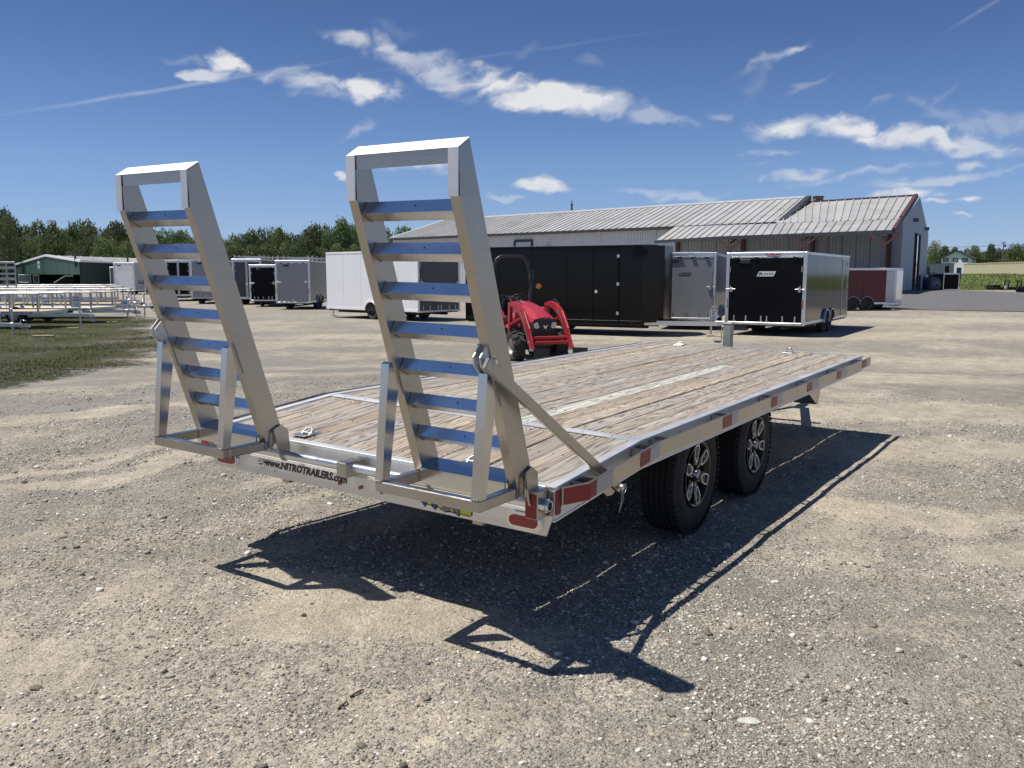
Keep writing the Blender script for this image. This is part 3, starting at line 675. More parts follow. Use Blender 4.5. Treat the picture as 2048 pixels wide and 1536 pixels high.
# pivot pipe and its brackets
m = MB(); m.cyl((-1.235, -.062, .655), (1.235, -.062, .655), .0245, 24); m.build('pivot_pipe', alu('pipe_aluminium', .34, (.80, .80, .79), stain=.1), T)
for s in (-1, 1):
    m = MB(); m.cyl((s*1.196, -.062, .655), (s*1.226, -.062, .655), .031, 24); m.lathe([(s*1.2255, .0195), (s*1.2405, .0195), (s*1.2405, .026), (s*1.2255, .026)], 0, 24, (0, -.062, .655), closed=True)
    pc = m.build('pipe_collar', CHROME, T)
    m = MB(); m.cyl((s*1.2345, -.062, .655), (s*1.2395, -.062, .655), .019, 16); m.build('pipe_bore', UNDER, pc)
for s in (-1, 1):
    m = MB(); m.cbb(min(s*1.128, s*1.196), max(s*1.128, s*1.196), -.096, -.002, .588, .722, .003); m.build('pipe_bracket', ALU, T)
    m = MB(); m.cbb(min(s*1.131, s*1.189), max(s*1.131, s*1.189), -.0985, -.0965, .594, .706, .0006); m.build('corner_reflector', RED, T)
m = MB(); m.cbb(-.032, .038, -.125, -.0, .612, .692, .004); m.build('pipe_bracket', ALU, T)
# lamps on the skirt
def oval(m, cx, cz, w, h, y0, y1, n=10, f=1.):
    r = h/2; pts = []
    for sx in (1, -1):
        for i in range(n+1):
            t = -math.pi/2+math.pi*i/n; pts.append((cx+sx*((w/2-r)+math.cos(t)*r), cz+sx*math.sin(t)*r))
    m.prism(pts, 1, y0, y1)
for cx in (1.073, -1.062):
    m = MB(); oval(m, cx, .547, .190, .082, -.024, -.008); oval(m, cx, .547, .204, .096, -.012, -.0082); m.build('lamp_bezel', CHROME, T)
    m = MB(); oval(m, cx, .547, .156, .050, -.0285, -.0242); l_ = m.build('tail_light', REDLENS, T)
for cx, cz in ((-.121, .540), (.031, .540), (.185, .540)):
    m = MB(); m.cyl((cx, -.008, cz), (cx, -.018, cz), .0105, 14); m.build('marker_light', REDLENS, T)
m = MB(); m.cyl((-.735, -.008, .578), (-.735, -.035, .578), .016, 16); m.cyl((-.735, -.035, .578), (-.735, -.055, .578), .020, 16, .010); m.build('plate_lamp', CHROME, T)
m = MB()
for cx, cz in ((-.75, .535), (-.652, .528)): m.cyl((cx, -.008, cz), (cx, -.014, cz), .006, 10)
m.build('bolt', GALV, T, kind='stuff')
for cx in (-.60, .77):
    m = MB(); m.bb(cx-.028, cx+.028, .03, 1.2, .462, .4925); m.build('sill_tube', ALU, T)
text('www.NITROTRAILERS.com', 'web_address', .058, BLACKPRINT, T, frame((-.402, -.0088, .567), (1, 0, -.012), (0, 0, 1)), .26, .0026, .0004, .98)
# painted emblem half hidden under the ramp stand
YEL = mat('emblem_yellow', (.62, .60, .04), .4); BLU = mat('emblem_blue', (.03, .08, .42), .4); GRY = mat('emblem_grey', (.20, .19, .19), .4)
def decal(name, polys, lay, material):
    m = MB()
    for p in polys: m.prism(p, 1, -.0084-.0009*lay, -.0075)
    m.build(name, material, T)
EX = .452
decal('emblem_outline', [[(EX-.006, .588), (EX-.004, .530), (EX+.02, .508), (EX+.034, .524), (EX+.06, .522), (EX+.088, .504), (EX+.10, .520), (EX+.13, .514), (EX+.145, .503), (EX+.19, .510), (EX+.215, .507), (EX+.235, .496), (EX+.246, .510), (EX+.305, .507), (EX+.318, .518), (EX+.32, .588)]], 1, BLACKPRINT)
decal('emblem_letters', [[(EX+.036, .582), (EX+.038, .529), (EX+.062, .527), (EX+.066, .582)], [(EX+.10, .58), (EX+.106, .524), (EX+.142, .520), (EX+.158, .58)], [(EX+.170, .520), (EX+.205, .515), (EX+.196, .534)], [(EX+.240, .580), (EX+.243, .515), (EX+.310, .513), (EX+.314, .580)]], 2, YEL)
decal('emblem_flames', [[(EX, .585), (EX+.002, .532), (EX+.02, .514), (EX+.03, .540), (EX+.034, .585)], [(EX+.068, .585), (EX+.072, .528), (EX+.088, .510), (EX+.096, .535), (EX+.10, .585)]], 3, BLU)
decal('emblem_bolt', [[(EX+.118, .512), (EX+.15, .507), (EX+.20, .532), (EX+.215, .52), (EX+.235, .502), (EX+.237, .56), (EX+.20, .56), (EX+.16, .56)]], 4, GRY)
# D rings sunk in the deck
def d_ring(x, y, up=False, a=0.):
    x_, y_, z_ = sp(x, y, 0); M_ = Matrix.Rotation(a, 3, 'Z')
    m = MB(); m.cbox((x_, y_, z_+.0015), (.105, .14, .004), .001, M_); pl = m.build('ring_plate', GALV, T)
    m = MB(); n = 20
    if up: m.tube([(x_+.034*math.cos(math.pi*i/12), y_, z_+.004+.045*math.sin(math.pi*i/12)) for i in range(13)], .006, 8)
    else:
        m.tube([(x_+.033*math.cos(2*math.pi*i/n), y_+.033*math.sin(2*math.pi*i/n)*.8, z_+.012+.020*math.sin(2*math.pi*i/n)) for i in range(n+1)], .0058, 8)
        m.cyl((x_-.045, y_, z_+.006), (x_+.045, y_, z_+.006), .009, 10)
    m.build('tie_down_ring', GALV, pl)
    m = MB(); m.cyl((x_, y_, z_+.002), (x_, y_, z_+.0045), .036 if not up else .01, 20); m.build('ring_recess', BLACKPLASTIC, pl)
d_ring(-.545, .150); d_ring(.655, .150); d_ring(.50, 6.08, True); d_ring(-.78, 6.12)

# under frame
m = MB()
for i in range(15):
    y = .25+i*.41; z = dz(y)-.038; m.bb(-1.2, 1.2, y-.025, y+.025, z-.07, z)
m.build('cross_member', ALU_DULL, T, kind='stuff')
for s in (-1, 1):
    m = MB(); m.prism([(.06, .52), (1.2, .50), (6.2, .53), (6.2, .72), (1.0, .685), (.06, .61)], 0, s*.60, s*.66); m.build('main_beam', ALU_DULL, T)
for y in (1.944, 3.111):
    m = MB(); m.cyl((-.95, y, .39), (.95, y, .39), .045, 14); m.bb(-.80, -.70, y-.3, y+.3, .44, .47); m.bb(.70, .80, y-.3, y+.3, .44, .47); m.build('axle', UNDER, T)
    for s in (-1, 1):
        m = MB(); m.cyl((s*.80, y, .392), (s*.93, y, .392), .155, 24); m.build('brake_drum', UNDER, T)
m = MB(); m.bb(.70, .80, 2.30, 2.76, .40, .50); m.bb(-.80, -.70, 2.30, 2.76, .40, .50); m.build('spring_hanger', UNDER, T)
# wedge shaped stone guard of tread plate ahead of the wheels
for s in (-1, 1):
    m = MB(); a, b_ = sorted((s*.92, s*1.13)); m.prism([(4.50, .645), (4.86, .482), (4.90, .482), (4.98, .645), (5.0, .69), (4.5, .66)], 0, a, b_); m.build('stone_guard', ALU, T)
# tongue, jack
for s in (-1, 1):
    m = MB(); m.bar((s*.74, 5.2, .57), (s*.06, 7.6, .53), .06, .12); m.build('tongue_beam', ALU_DULL, T)
m = MB(); m.cbb(-.05, .05, 7.5, 7.8, .47, .57, .006); m.cyl((0, 7.8, .50), (0, 7.9, .50), .05, 14); m.build('coupler', STEEL, T)
m = MB(); m.bb(-.5, .5, 6.50, 6.58, .5, .6); m.build('tongue_cross_beam', ALU_DULL, T)
JX, JY = -.358, 6.55
m = MB(); m.cbb(JX-.048, JX+.048, JY-.048, JY+.048, .42, 1.075, .006); m.cbb(JX-.052, JX+.052, JY-.052, JY+.052, 1.075, 1.095, .004)
jk = m.build('jack', mat('greenish_grey_steel', (.33, .34, .30), .5, .35, .12, 12, dirt=((.22, .2, .17), 9, .5)), T)
m = MB(); m.bb(JX-.035, JX+.035, JY-.035, JY+.035, .02, .43); m.bb(JX-.09, JX+.09, JY-.09, JY+.09, .0, .02); m.build('jack_foot', GALV, jk)
m = MB(); m.tube([(JX-.05, JY-.02, 1.05), (JX-.068, JY-.03, 1.05), (JX-.072, JY-.03, 1.0), (JX-.072, JY-.03, .868)], .006, 8); m.build('crank', GALV, jk)
m = MB(); m.tube([(JX-.155, JY-.03, .862), (JX-.14, JY-.03, .866), (JX-.09, JY-.03, .866), (JX-.072, JY-.03, .866)], [.010, .014, .014, .010], 10); m.build('crank_grip', BLACKPLASTIC, jk)

# wheels
def wheel_meshes():
    r, w = .392, .235
    tr = MB(); prof = [(-w/2+.012, .215), (-w/2, .245), (-w/2-.004, .30), (-w/2+.010, .352), (-w/2+.026, .378)]
    for k in range(5):
        x0 = -w/2+.026+k*(w-.052)/5; x1 = x0+(w-.052)/5
        prof += [(x0+.004, .3905), (x1-.006, .3915)] + ([(x1-.004, .381), (x1+.002, .381)] if k < 4 else [])
    prof += [(w/2-.026, .378), (w/2-.010, .352), (w/2+.004, .30), (w/2, .245), (w/2-.012, .215)]
    tr.lathe(prof, 0, 72, smooth=False)
    lg = MB()
    for i in range(60):
        a = 2*math.pi*i/60
        for sx in (-1, 1):
            M_ = Matrix.Rotation(a, 3, 'X'); c = M_ @ Vector((sx*(w/2-.017), 0, .381)); lg.box(c, (.024, .024, .018), M_)
    tr.v += lg.v; o = len(tr.v)-len(lg.v); tr.f += [tuple(i+o for i in f) for f in lg.f]; tr.sm += lg.sm
    ri = MB(); ri.lathe([(-w/2+.01, .214), (-w/2+.02, .195), (w/2-.06, .185), (w/2-.012, .196), (w/2-.004, .214), (w/2+.002, .217), (w/2+.004, .210), (w/2-.008, .192), (w/2-.075, .178), (-w/2+.02, .186)], 0, 60, closed=True)
    fc = MB()
    fc.lathe([(w/2-.045, .0), (w/2-.045, .085), (w/2-.05, .092)], 0, 40)
    rings = []; nuts = MB()
    for k in range(6):
        M_ = Matrix.Rotation(R(60*k+8), 3, 'X')
        # spoke : a blade running outwards between two windows
        sp_ = [(-.030, .055), (-.042, .12), (-.034, .198), (.034, .198), (.042, .12), (.030, .055)]
        vs = []
        for t in (w/2-.070, w/2-.030):
            for a, b_ in sp_: vs.append(M_ @ Vector((t-(.0 if b_ < .1 else -.016), a, b_)))
        n = 6; fc.add(vs, [tuple(range(n-1, -1, -1)), tuple(range(n, 2*n))]+[(i, (i+1) % n, n+(i+1) % n, n+i) for i in range(n)])
        # machined outline standing proud of the spoke
        outer = [(-.009, .084), (-.030, .120), (-.038, .160), (-.030, .203), (.030, .203), (.038, .160), (.030, .120), (.009, .084)]
        inner = [(-.004, .093), (-.024, .123), (-.031, .160), (-.024, .192), (.024, .192), (.031, .160), (.024, .123), (.004, .093)]
        vs = []; ring = MB(); rings.append(ring)
        for t in (w/2-.030, w/2-.008):
            for ps in (outer, inner):
                for a, b_ in ps: vs.append(M_ @ Vector((t+(.006 if b_ > .15 else 0), a, b_)))
        n = 8
        for i in range(n):
            j = (i+1) % n
            ring.f += [tuple(len(ring.v)+q for q in (2*n+i, 2*n+j, 3*n+j, 3*n+i)), tuple(len(ring.v)+q for q in (i, j, 2*n+j, 2*n+i)), tuple(len(ring.v)+q for q in (n+i, 3*n+i, 3*n+j, n+j))]; ring.sm += [False]*3
        ring.v += [tuple(v) for v in vs]
    for k in range(8):
        a = R(45*k); nuts.cyl((w/2-.045, .070*math.sin(a), .070*math.cos(a)), (w/2-.018, .070*math.sin(a), .070*math.cos(a)), .0095, 8)
    cap = MB(); cap.lathe([(w/2-.045, .040), (w/2+.0, .038), (w/2+.006, .030), (w/2+.007, 0)], 0, 24)
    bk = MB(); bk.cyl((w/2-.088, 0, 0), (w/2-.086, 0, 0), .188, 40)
    return [('rim', ri, BLACKWHEEL), ('rim_face', fc, BLACKWHEEL), *[('rim_accent', rg_, mat('machined_face', (.80, .79, .76), .35, .6, .05)) for rg_ in rings], ('lug_nut', nuts, GALV), ('hub_cap', cap, mat('dark_chrome', (.25, .25, .26), .2, 1., .05)), ('brake_shadow_plate', bk, UNDER)], tr
parts, tyre = wheel_meshes()
tw0 = tyre.build('wheel', RUBBER, T); tw0.location = (1.143-.1175, 1.944, .392)
subs = [mb.build(nm, mt, tw0, kind=('stuff' if nm == 'lug_nut' else None)) for nm, mb, mt in parts]
for (x, y, ry) in ((1.0255, 3.111, 0), (-1.0255, 1.944, math.pi), (-1.0255, 3.111, math.pi)):
    c = tw0.copy(); COL.objects.link(c); c.parent = T; c.location = (x, y, .392); c.rotation_euler = (R(23*y), 0, ry)
    for s_ in subs: d = s_.copy(); COL.objects.link(d); d.parent = c

# ramps
TAN = math.tan(.329); CT, ST = math.cos(.329), math.sin(.329)
yf = lambda z: -.050-(z-.72)*TAN
yr = lambda z: yf(z)-.125/CT
def ramp(xl, xr, lockbar):
    w = .048; zt_f, zt_r, zq = 2.196, 2.152, 1.976
    rail_poly = [(yf(.775)-.005, .775), (yf(.80), .80), (yf(zt_f), zt_f), (-.619, zt_r), (-.612, zq), (yr(zq), zq), (yr(.745), .745), (yr(.712)+.006, .712), (yr(.70)+.02, .703)]
    m = MB(); m.prism(rail_poly, 0, xl, xl+w); m.prism(rail_poly, 0, xr-w, xr)
    rp = m.build('loading_ramp', ALU, T, label='right loading ramp with the long lock bar' if lockbar else 'left loading ramp with an empty latch bracket')
    # toe : short plates capping the cut corner and the cross bar on top
    for x0 in (xl-.001, xr-w-.001):
        m = MB(); m.cbb(x0, x0+w+.002, -.6245, -.6195, zq-.004, zt_r+.004, .001); m.build('toe_plate', ALU_UP, rp)
    m = MB(); y0, y1 = -.619, yf(zt_f)
    m.add([(xl+w, y0, zt_r+.001), (xr-w, y0, zt_r+.001), (xr-w, y1, zt_f+.001), (xl+w, y1, zt_f+.001), (xl+w, y0+.002, zt_r-.055), (xr-w, y0+.002, zt_r-.055), (xr-w, y1, zt_f-.055), (xl+w, y1, zt_f-.055)],
          [(0, 1, 2, 3), (4, 7, 6, 5), (0, 4, 5, 1), (3, 2, 6, 7), (0, 3, 7, 4), (1, 5, 6, 2)]); m.build('top_bar', ALU, rp)
    m = MB(); m.add([(xl, y0-.004, zt_r+.0035), (xr, y0-.004, zt_r+.0035), (xr, y1, zt_f+.0035), (xl, y1, zt_f+.0035), (xl, y0-.004, zt_r+.0015), (xr, y0-.004, zt_r+.0015), (xr, y1, zt_f+.0015), (xl, y1, zt_f+.0015)], [(0, 1, 2, 3), (4, 7, 6, 5), (0, 4, 5, 1), (3, 2, 6, 7), (0, 3, 7, 4), (1, 5, 6, 2)]); m.build('top_plate', ALU_UP, rp)
    # rungs : heavy angle, one leg facing the rear, the other underneath
    zs = [1.965, 1.80, 1.635, 1.462, 1.293, 1.13, .972]
    d1 = Vector((0, -.40, -.917)); d2 = Vector((0, .87, -.49))
    for z in zs:
        p0 = Vector((0, yr(z)+.052, z+.006)); a = p0+d1*.052; b_ = a+d2*.062; t = .005
        nrm = Vector((0, .917, -.40)); n2 = Vector((0, .49, .87))
        poly = [p0, a, b_, b_+n2*t, a+n2*t+nrm*t, p0+nrm*t]
        m = MB(); m.prism([(q.y, q.z) for q in poly], 0, xl+w+.001, xr-w-.001); rg_ = m.build('rung', ALU_RUNG, rp)
        m = MB()
        for x, sx in ((xl+w, 1), (xr-w, -1)):
            pts = [Vector((x+sx*.003, q.y, q.z)) for q in (p0, p0+d1*.018, p0+d1*.036, a, a+d2*.02, a+d2*.045, b_)]
            m.tube([q+Vector((0, random.uniform(-.001, .001), random.uniform(-.001, .001))) for q in pts], [.005, .004, .0055, .006, .0042, .0055, .004], 6)
        m.build('weld_bead', WELD, rp, kind='stuff')
        m = MB(); c = p0+d1*.024+Vector(((xl+xr)/2+.03, 0, 0))-nrm*.0008; m.cyl(c, c+nrm*.001, .004, 8); m.build('drain_hole', UNDER, rp, kind='stuff')
    # wide foot angle that closes the ramp at the bottom
    p0 = Vector((0, -.088, .798)); a = Vector((0, -.216, .772))
    m = MB(); m.prism([(p0.y, p0.z), (a.y, a.z), (a.y+.002, a.z-.075), (a.y+.008, a.z-.075), (a.y+.008, a.z-.004), (p0.y, p0.z-.006)], 0, xl+w+.001, xr-w-.001); m.build('foot_angle', ALU_PLATE, rp)
    # stand : level frame and two props
    zk, yk, t = .752, -.470, .045
    m = MB(); m.cbb(xl, xr, yk, yk+t, zk-.05, zk, .004); m.build('stand_bar', ALU, rp)
    for x0 in (xl, xr-t):
        m = MB(); ye = yr(zk-.02)+.015; m.cbb(x0, x0+t, yk+t+.0005, ye, zk-.05, zk-.001, .004); m.build('stand_arm', ALU, rp)
        m = MB(); za = zk+.0005; zb = 1.305; yb = yr(zb)
        m.prism([(yk+.001, za), (yk+.048, za), (yb+.020, zb-.155), (yb-.018, zb-.02), (yb-.040, zb-.028)], 0, x0, x0+t); m.build('stand_prop', ALU_PROP, rp)
        m = MB(); m.tube([(x0+t+.001, yr(zb-.01-.02*i)-.002, zb-.01-.02*i) for i in range(9)], [.004+.0012*(i % 2) for i in range(9)], 6); m.tube([(x0+.003+.005*i, yk-.001, zk+.001+.0015*(i % 2)) for i in range(8)], .0035, 6)
        m.tube([(x0+t+.002, yr(zk)-.002+.0, zk-.046+.008*i) for i in range(7)], .004, 6); m.build('weld_bead', WELD, rp, kind='stuff')
    # hinge lugs that run on the pipe
    for x0, x1 in ((xl-.014, xl-.002), (xr+.002, xr+.014)):
        m = MB(); m.prism([(yf(.83)-.006, .832), (yf(.80)+.030, .80), (-.030, .70), (-.033, .655), (-.045, .628), (-.065, .62), (-.090, .632), (-.112, .68), (yr(.80)+.065, .812)], 0, x0, x1); m.build('hinge_lug', ALU, rp)
        m = MB(); xx = x1+.001 if x0 > xl else x0-.001; m.tube([(xx, yr(.80)+.064-.0025*i, .81-.016*i) for i in range(8)], [.004+.001*(i % 2) for i in range(8)], 6); m.build('weld_bead', WELD, rp, kind='stuff')
    # latch bracket on the outer rail
    xo = xr-.004 if lockbar else xl-.004; s = 1 if lockbar else -1
    zb = 1.335; yy = yr(zb)
    m = MB(); poly = [(yy+.03, zb+.075), (yy-.010, zb+.078), (yy-.070, zb+.012), (yy-.062, zb-.025), (yy-.020, zb-.062), (yy+.03, zb-.075)]
    for xa in (xo-.010, xo-.044) if lockbar else (xo+.002, xo+.040): m.prism(poly, 0, xa, xa+.006)
    m.bb(*(sorted((xo-.044, xo-.004)) if lockbar else (xo+.002, xo+.046)), yy-.014, yy+.0, zb+.072, zb+.078); m.build('latch_bracket', ALU_UP, rp)
    m = MB(); c = (xo+(.020 if lockbar else .012), yy-.022, zb-.006)
    m.cyl((c[0]-.055, c[1], c[2]), (c[0]+.012, c[1], c[2]), .010, 12); m.cyl((c[0]+.008, c[1], c[2]), (c[0]+.018, c[1], c[2]), .017, 6)
    m.build('pivot_bolt', CHROME, rp)
    m = MB(); n = 20; m.tube([(c[0]+.022, c[1]+.026*math.cos(2*math.pi*i/n)+.006, c[2]-.012+.026*math.sin(2*math.pi*i/n)) for i in range(n+1)], .0016, 6)
    m.tube([(c[0]+.02, c[1]-.01+.002*i, c[2]+.03-.012*i+.0005*i*i) for i in range(8)], .0013, 6); m.build('lynch_pin_ring', GALV, rp)
    return rp
rA = ramp(.565, 1.147, True); rB = ramp(-1.098, -.500, False)
# lock bar from the right ramp down through the rub rail
a = Vector((1.172, -.452, 1.318)); b_ = Vector((1.248, .600, .600)); d = (b_-a).normalized()
m = MB(); m.bar(a-d*.02, b_, .022, .050, ch=.003); lb = m.build('lock_bar', ALU, rA)
m = MB(); c = b_-d*.025; m.cyl((c.x-.02, c.y, c.z), (c.x+.032, c.y, c.z), .008, 12); m.cyl((c.x+.024, c.y, c.z), (c.x+.034, c.y, c.z), .016, 14)
n = 20; m.tube([(c.x+.034, c.y+.010+.024*math.cos(2*math.pi*i/n), c.z-.008+.024*math.sin(2*math.pi*i/n)) for i in range(n+1)], .002, 6); m.build('lock_pin', GALV, T)
m = MB(); m.tube([(c.x+.03, c.y-.012, c.z-.02), (c.x+.036, c.y-.018, c.z-.07), (c.x+.03, c.y-.03, c.z-.125)], .0018, 6); m.tube([(c.x+.03, c.y+.004, c.z-.02), (c.x+.036, c.y+.004, c.z-.06), (c.x+.03, c.y-.03, c.z-.125)], .0018, 6); m.build('pin_cord', mat('pale_cord', (.45, .44, .40), .6), T)
m = MB(); m.prism([(.50, .60), (.66, .66), (.66, .58), (.62, .555), (.56, .56)], 0, 1.19, 1.202); m.build('lock_tab', ALU, T)
# wiring at the left corner
m = MB(); m.tube([(-1.10, -.02, .64), (-1.05, -.03, .60), (-.99, -.02, .585), (-.93, -.015, .60), (-.88, -.01, .62)], .007, 8); m.build('light_wire', mat('pale_cable', (.40, .39, .33), .6), T)

# ------------------------------------------------------------------ enclosed cargo trailers
def paint(name, col, rough=.28, var=.04, coat=.4, **k): return mat(name, col, rough, 0, var, 1.2, coat=coat, **k)
P_BLACK = paint('gloss_black_panel', (.004, .004, .005), .10, .05, .0, bump=.10, bscale=1.6, spec=.22)
P_BLACK_S = paint('satin_black_panel', (.006, .006, .007), .24, .05, .0, bump=.06, bscale=2, spec=.10)
P_WHITE = paint('white_panel', (.86, .86, .86), .35, .03, .3, bump=.03, bscale=2.2)
P_CHAR = paint('charcoal_panel', (.05, .053, .062), .38, .05, .2, bump=.05, bscale=2)
P_SLATE = paint('slate_grey_panel', (.085, .095, .115), .36, .05, .2, bump=.05, bscale=2)
P_GREY = paint('light_grey_panel', (.27, .28, .30), .38, .05, .2, bump=.04, bscale=2)
P_SILVER = paint('silver_panel', (.40, .41, .44), .34, .05, .3, bump=.05, bscale=2)
P_RED = paint('dark_red_panel', (.085, .004, .008), .3, .06, .0, bump=.05, bscale=2)
P_FROST = paint('pale_door_panel', (.60, .62, .66), .4, .03, .2)
def small_wheel(parent, x, y, r, w, rim=BLACKWHEEL, flip=1):
    m = MB(); h = w/2; m.lathe([(-h, r*.62), (-h, r*.9), (-h+.02, r), (h-.02, r), (h, r*.9), (h, r*.62), (h-.02, r*.58), (-h+.02, r*.58)], 0, 28, closed=True, smooth=False)
    wh = m.build('wheel', RUBBER_DUSTY, parent, loc=(x, y, r))
    m = MB(); f = h*flip; m.lathe([(f*.55, 0), (f*.55, r*.20), (f*.30, r*.26), (f*.30, r*.50), (f*.86, r*.56), (f*.9, r*.62)], 0, 24)
    rr = m.build('rim', rim, wh)
    m = MB()
    for k in range(5):
        M_ = Matrix.Rotation(R(72*k), 3, 'X'); m.box(M_ @ Vector((f*.5, 0, r*.34)), (.015, r*.13, r*.40), M_)
    m.build('spoke', GALV if rim is GALV else BLACKWHEEL, wh, kind='stuff')
    return wh
def cargo(label, x, y, yaw, W, L, H, zb, sidem, rearm, roofm=ALU_TRIM, trim=ALU_TRIM, door='ramp', group=None, axles=2, nose=.0, detail=2, side_door=None, rack=False,
          open_=(), tongue=True, emblem=None, wheel_r=.35, panel=1.22, fender=ALU_TRIM, rim=BLACKWHEEL, axle_at=.48, round_top=False, name='cargo_trailer', cat='trailer'):
    t = thing(name, label, cat, (x, y, float(hgt(x, y, False))), yaw, group)
    w = W/2; z0, z1 = zb, zb+H; tk = .03
    # side skins, in sheets
    n = max(1, round(L/panel)); 
    for s in (-1, 1):
        for i in range(n):
            a, b = i*L/n+(.05 if i == 0 else .004), (i+1)*L/n-(.004 if i < n-1 else .03)
            m = MB(); m.cbb(min(s*(w-tk), s*w), max(s*(w-tk), s*w), a, b, z0+.05, z1-.05, .004); m.build('side_panel', sidem, t)
        m = MB(); m.cbb(min(s*(w-.05), s*(w+.012)), max(s*(w-.05), s*(w+.012)), .045, L-.0, z0-.04, z0+.06, .004); m.build('bottom_rail', trim, t)
        m = MB(); m.cbb(min(s*(w-.05), s*(w+.012)), max(s*(w-.05), s*(w+.012)), .045, L-.0, z1-.075, z1+.004, .008); m.build('top_rail', trim, t)
        m = MB(); m.cbb(min(s*(w-.09), s*(w+.014)), max(s*(w-.09), s*(w+.014)), -.02, .0445, z0-.06, z1-.0, .008); m.build('corner_post', trim, t)
        m = MB(); m.bb(min(s*(w-.07), s*(w-.045)), max(s*(w-.07), s*(w-.045)), -.028, -.0205, z0+.45, z0+.75); m.build('tail_light', REDLENS, t)
    m = MB()
    for s in (-1, 1):
        yy = .03
        m.cyl((s*(w+.012), .35, z1-.04), (s*(w+.025), .35, z1-.04), .02, 8)
        m.cyl((s*(w+.012), L-.3, z0+.0), (s*(w+.025), L-.3, z0+.0), .02, 8)
    m.build('marker_light', REDLENS, t, kind='stuff')
    # roof, gently crowned
    m = MB(); k = 8; vs = []
    for yy in (0, L):
        for i in range(k+1): xx = -w+W*i/k; vs.append((xx, yy, z1+.045*(1-(xx/w)**2)))
        vs += [(w, yy, z1-.01), (-w, yy, z1-.01)]
    q = k+3; m.add(vs, [tuple(range(q)), tuple(range(2*q-1, q-1, -1))]+[(i, (i+1) % q, q+(i+1) % q, q+i) for i in range(q)]); m.build('roof', roofm, t)
    # front wall, flat or pointed
    m = MB(); poly = [(-w+.002, L-.03), (w-.002, L-.03), (w-.002, L+.001), (w*.35, L+nose+.002), (-w*.35, L+nose+.002), (-w+.002, L+.001)]
    if nose: m.prism([(p[0]*.998, p[1]) for p in poly], 2, z0+.0, z1-.004)
    else: m.bb(-w+.002, w-.002, L-.03, L+.006, z0, z1-.004)
    m.build('front_wall', sidem, t)
    if round_top:
        m = MB(); vs = []; kk = 8
        for s in (-1, 1):
            for i in range(kk+1): a = math.pi/2*i/kk; vs.append((s*(w+.016), L-.35+.35*math.sin(a)+nose*.3, z1-.35+.36*math.cos(a)))
            vs.append((s*(w+.016), L-.35, z1-.35))
        q = kk+2; m.add(vs, [tuple(range(q)), tuple(range(2*q-1, q-1, -1))]+[(i, (i+1) % q, q+(i+1) % q, q+i) for i in range(q)]); m.build('nose_cap', roofm, t)
    # floor and running gear
    m = MB(); m.bb(-w+.06, w-.06, .05, L-.05, z0-.10, z0+.05); 
    for s in (-1, 1): m.bb(s*.55-.05, s*.55+.05, .1, L, z0-.2, z0-.09)
    m.build('chassis', UNDER, t)
    yc = L*axle_at; sp_ = wheel_r*2+.10
    ys_ = [yc+(i-(axles-1)/2)*sp_ for i in range(axles)]
    for yy in ys_:
        for s in (-1, 1): small_wheel(t, s*(w-.125), yy, wheel_r, .22, rim, s)
    if axles:
        for s in (-1, 1):
            m = MB()
            for yy in ys_:
                pts = [(yy+math.cos(math.pi*i/14)*(wheel_r+.05), max(z0-.05, wheel_r+math.sin(math.pi*i/14)*(wheel_r+.06))) for i in range(15)]
                m.prism([(p[0], p[1]) for p in pts], 0, s*(w+.0135), s*(w+.0165))
            m.build('wheel_well', UNDER, t)
            m = MB()
            for j, yy in enumerate(ys_):
                pts = [(yy+math.cos(math.pi*i/14)*(wheel_r+.06), wheel_r+math.sin(math.pi*i/14)*(wheel_r+.07)) for i in range(15) if wheel_r+math.sin(math.pi*i/14)*(wheel_r+.07) > z0-.06]
                for a, b in zip(pts, pts[1:]):
                    v = Vector((0, b[0]-a[0], b[1]-a[1])); m.bar((s*(w+.04), a[0], a[1]), (s*(w+.04), b[0], b[1]), .07, .035, up=(0, -v.z, v.y))
            m.build('fender', fender, t)
    # rear end
    m = MB(); m.cbb(-w+.09, w-.09, -.015, .045, z1-.13, z1-.002, .006); m.build('rear_header', trim, t)
    m = MB(); m.cbb(-w+.09, w-.09, -.03, .045, z0-.06, z0+.02, .006); m.build('rear_sill', trim, t)
    dz0, dz1 = z0+.028, z1-.138
    if door == 'ramp':
        m = MB(); m.cbb(-w+.10, w-.10, -.012, .03, dz0, dz1, .008); dr = m.build('ramp_door', rearm, t)
        if detail:
            m = MB(); m.bb(-w+.10, w-.10, -.020, -.0125, dz1-.035, dz1-.004); m.build('door_trim', trim, dr)
            nn = 6
            for i in range(nn):
                xx = (-w+.28)+(W-.56)*i/(nn-1)+(.10 if i == 2 else -.10 if i == 3 else 0)
                m = MB(); m.bb(xx-.02, xx+.02, -.024, -.0125, dz0, dz0+.19); m.bb(xx-.055, xx+.055, -.05, -.0305, z0-.03, z0+.012); m.build('hinge', GALV, dr)
            for s in (-1, 1):
                m = MB(); zl = z0+H*.48; m.cyl((s*(w-.30), -.045, zl), (s*(w-.02), -.045, zl), .016, 8); m.cbb(s*(w-.17)-.04, s*(w-.17)+.04, -.06, -.0125, zl-.09, zl+.04, .006)
                m.bar((s*(w-.17), -.055, zl), (s*(w-.14), -.065, zl+.11), .03, .03); m.build('latch', GALV, dr)
                m = MB(); m.bb(s*(w-.12)-.012, s*(w-.12)+.012, -.04, -.0205, z0+H*.72, z0+H*.80); m.build('hinge', GALV, dr)
            for i in range(4):
                xx = (-w+.32)+(W-.64)*i/3; m = MB(); m.cbb(xx-.07, xx+.07, -.05, -.0205, dz1-.055, dz1+.0, .008); m.build('door_stop', BLACKPLASTIC, dr)
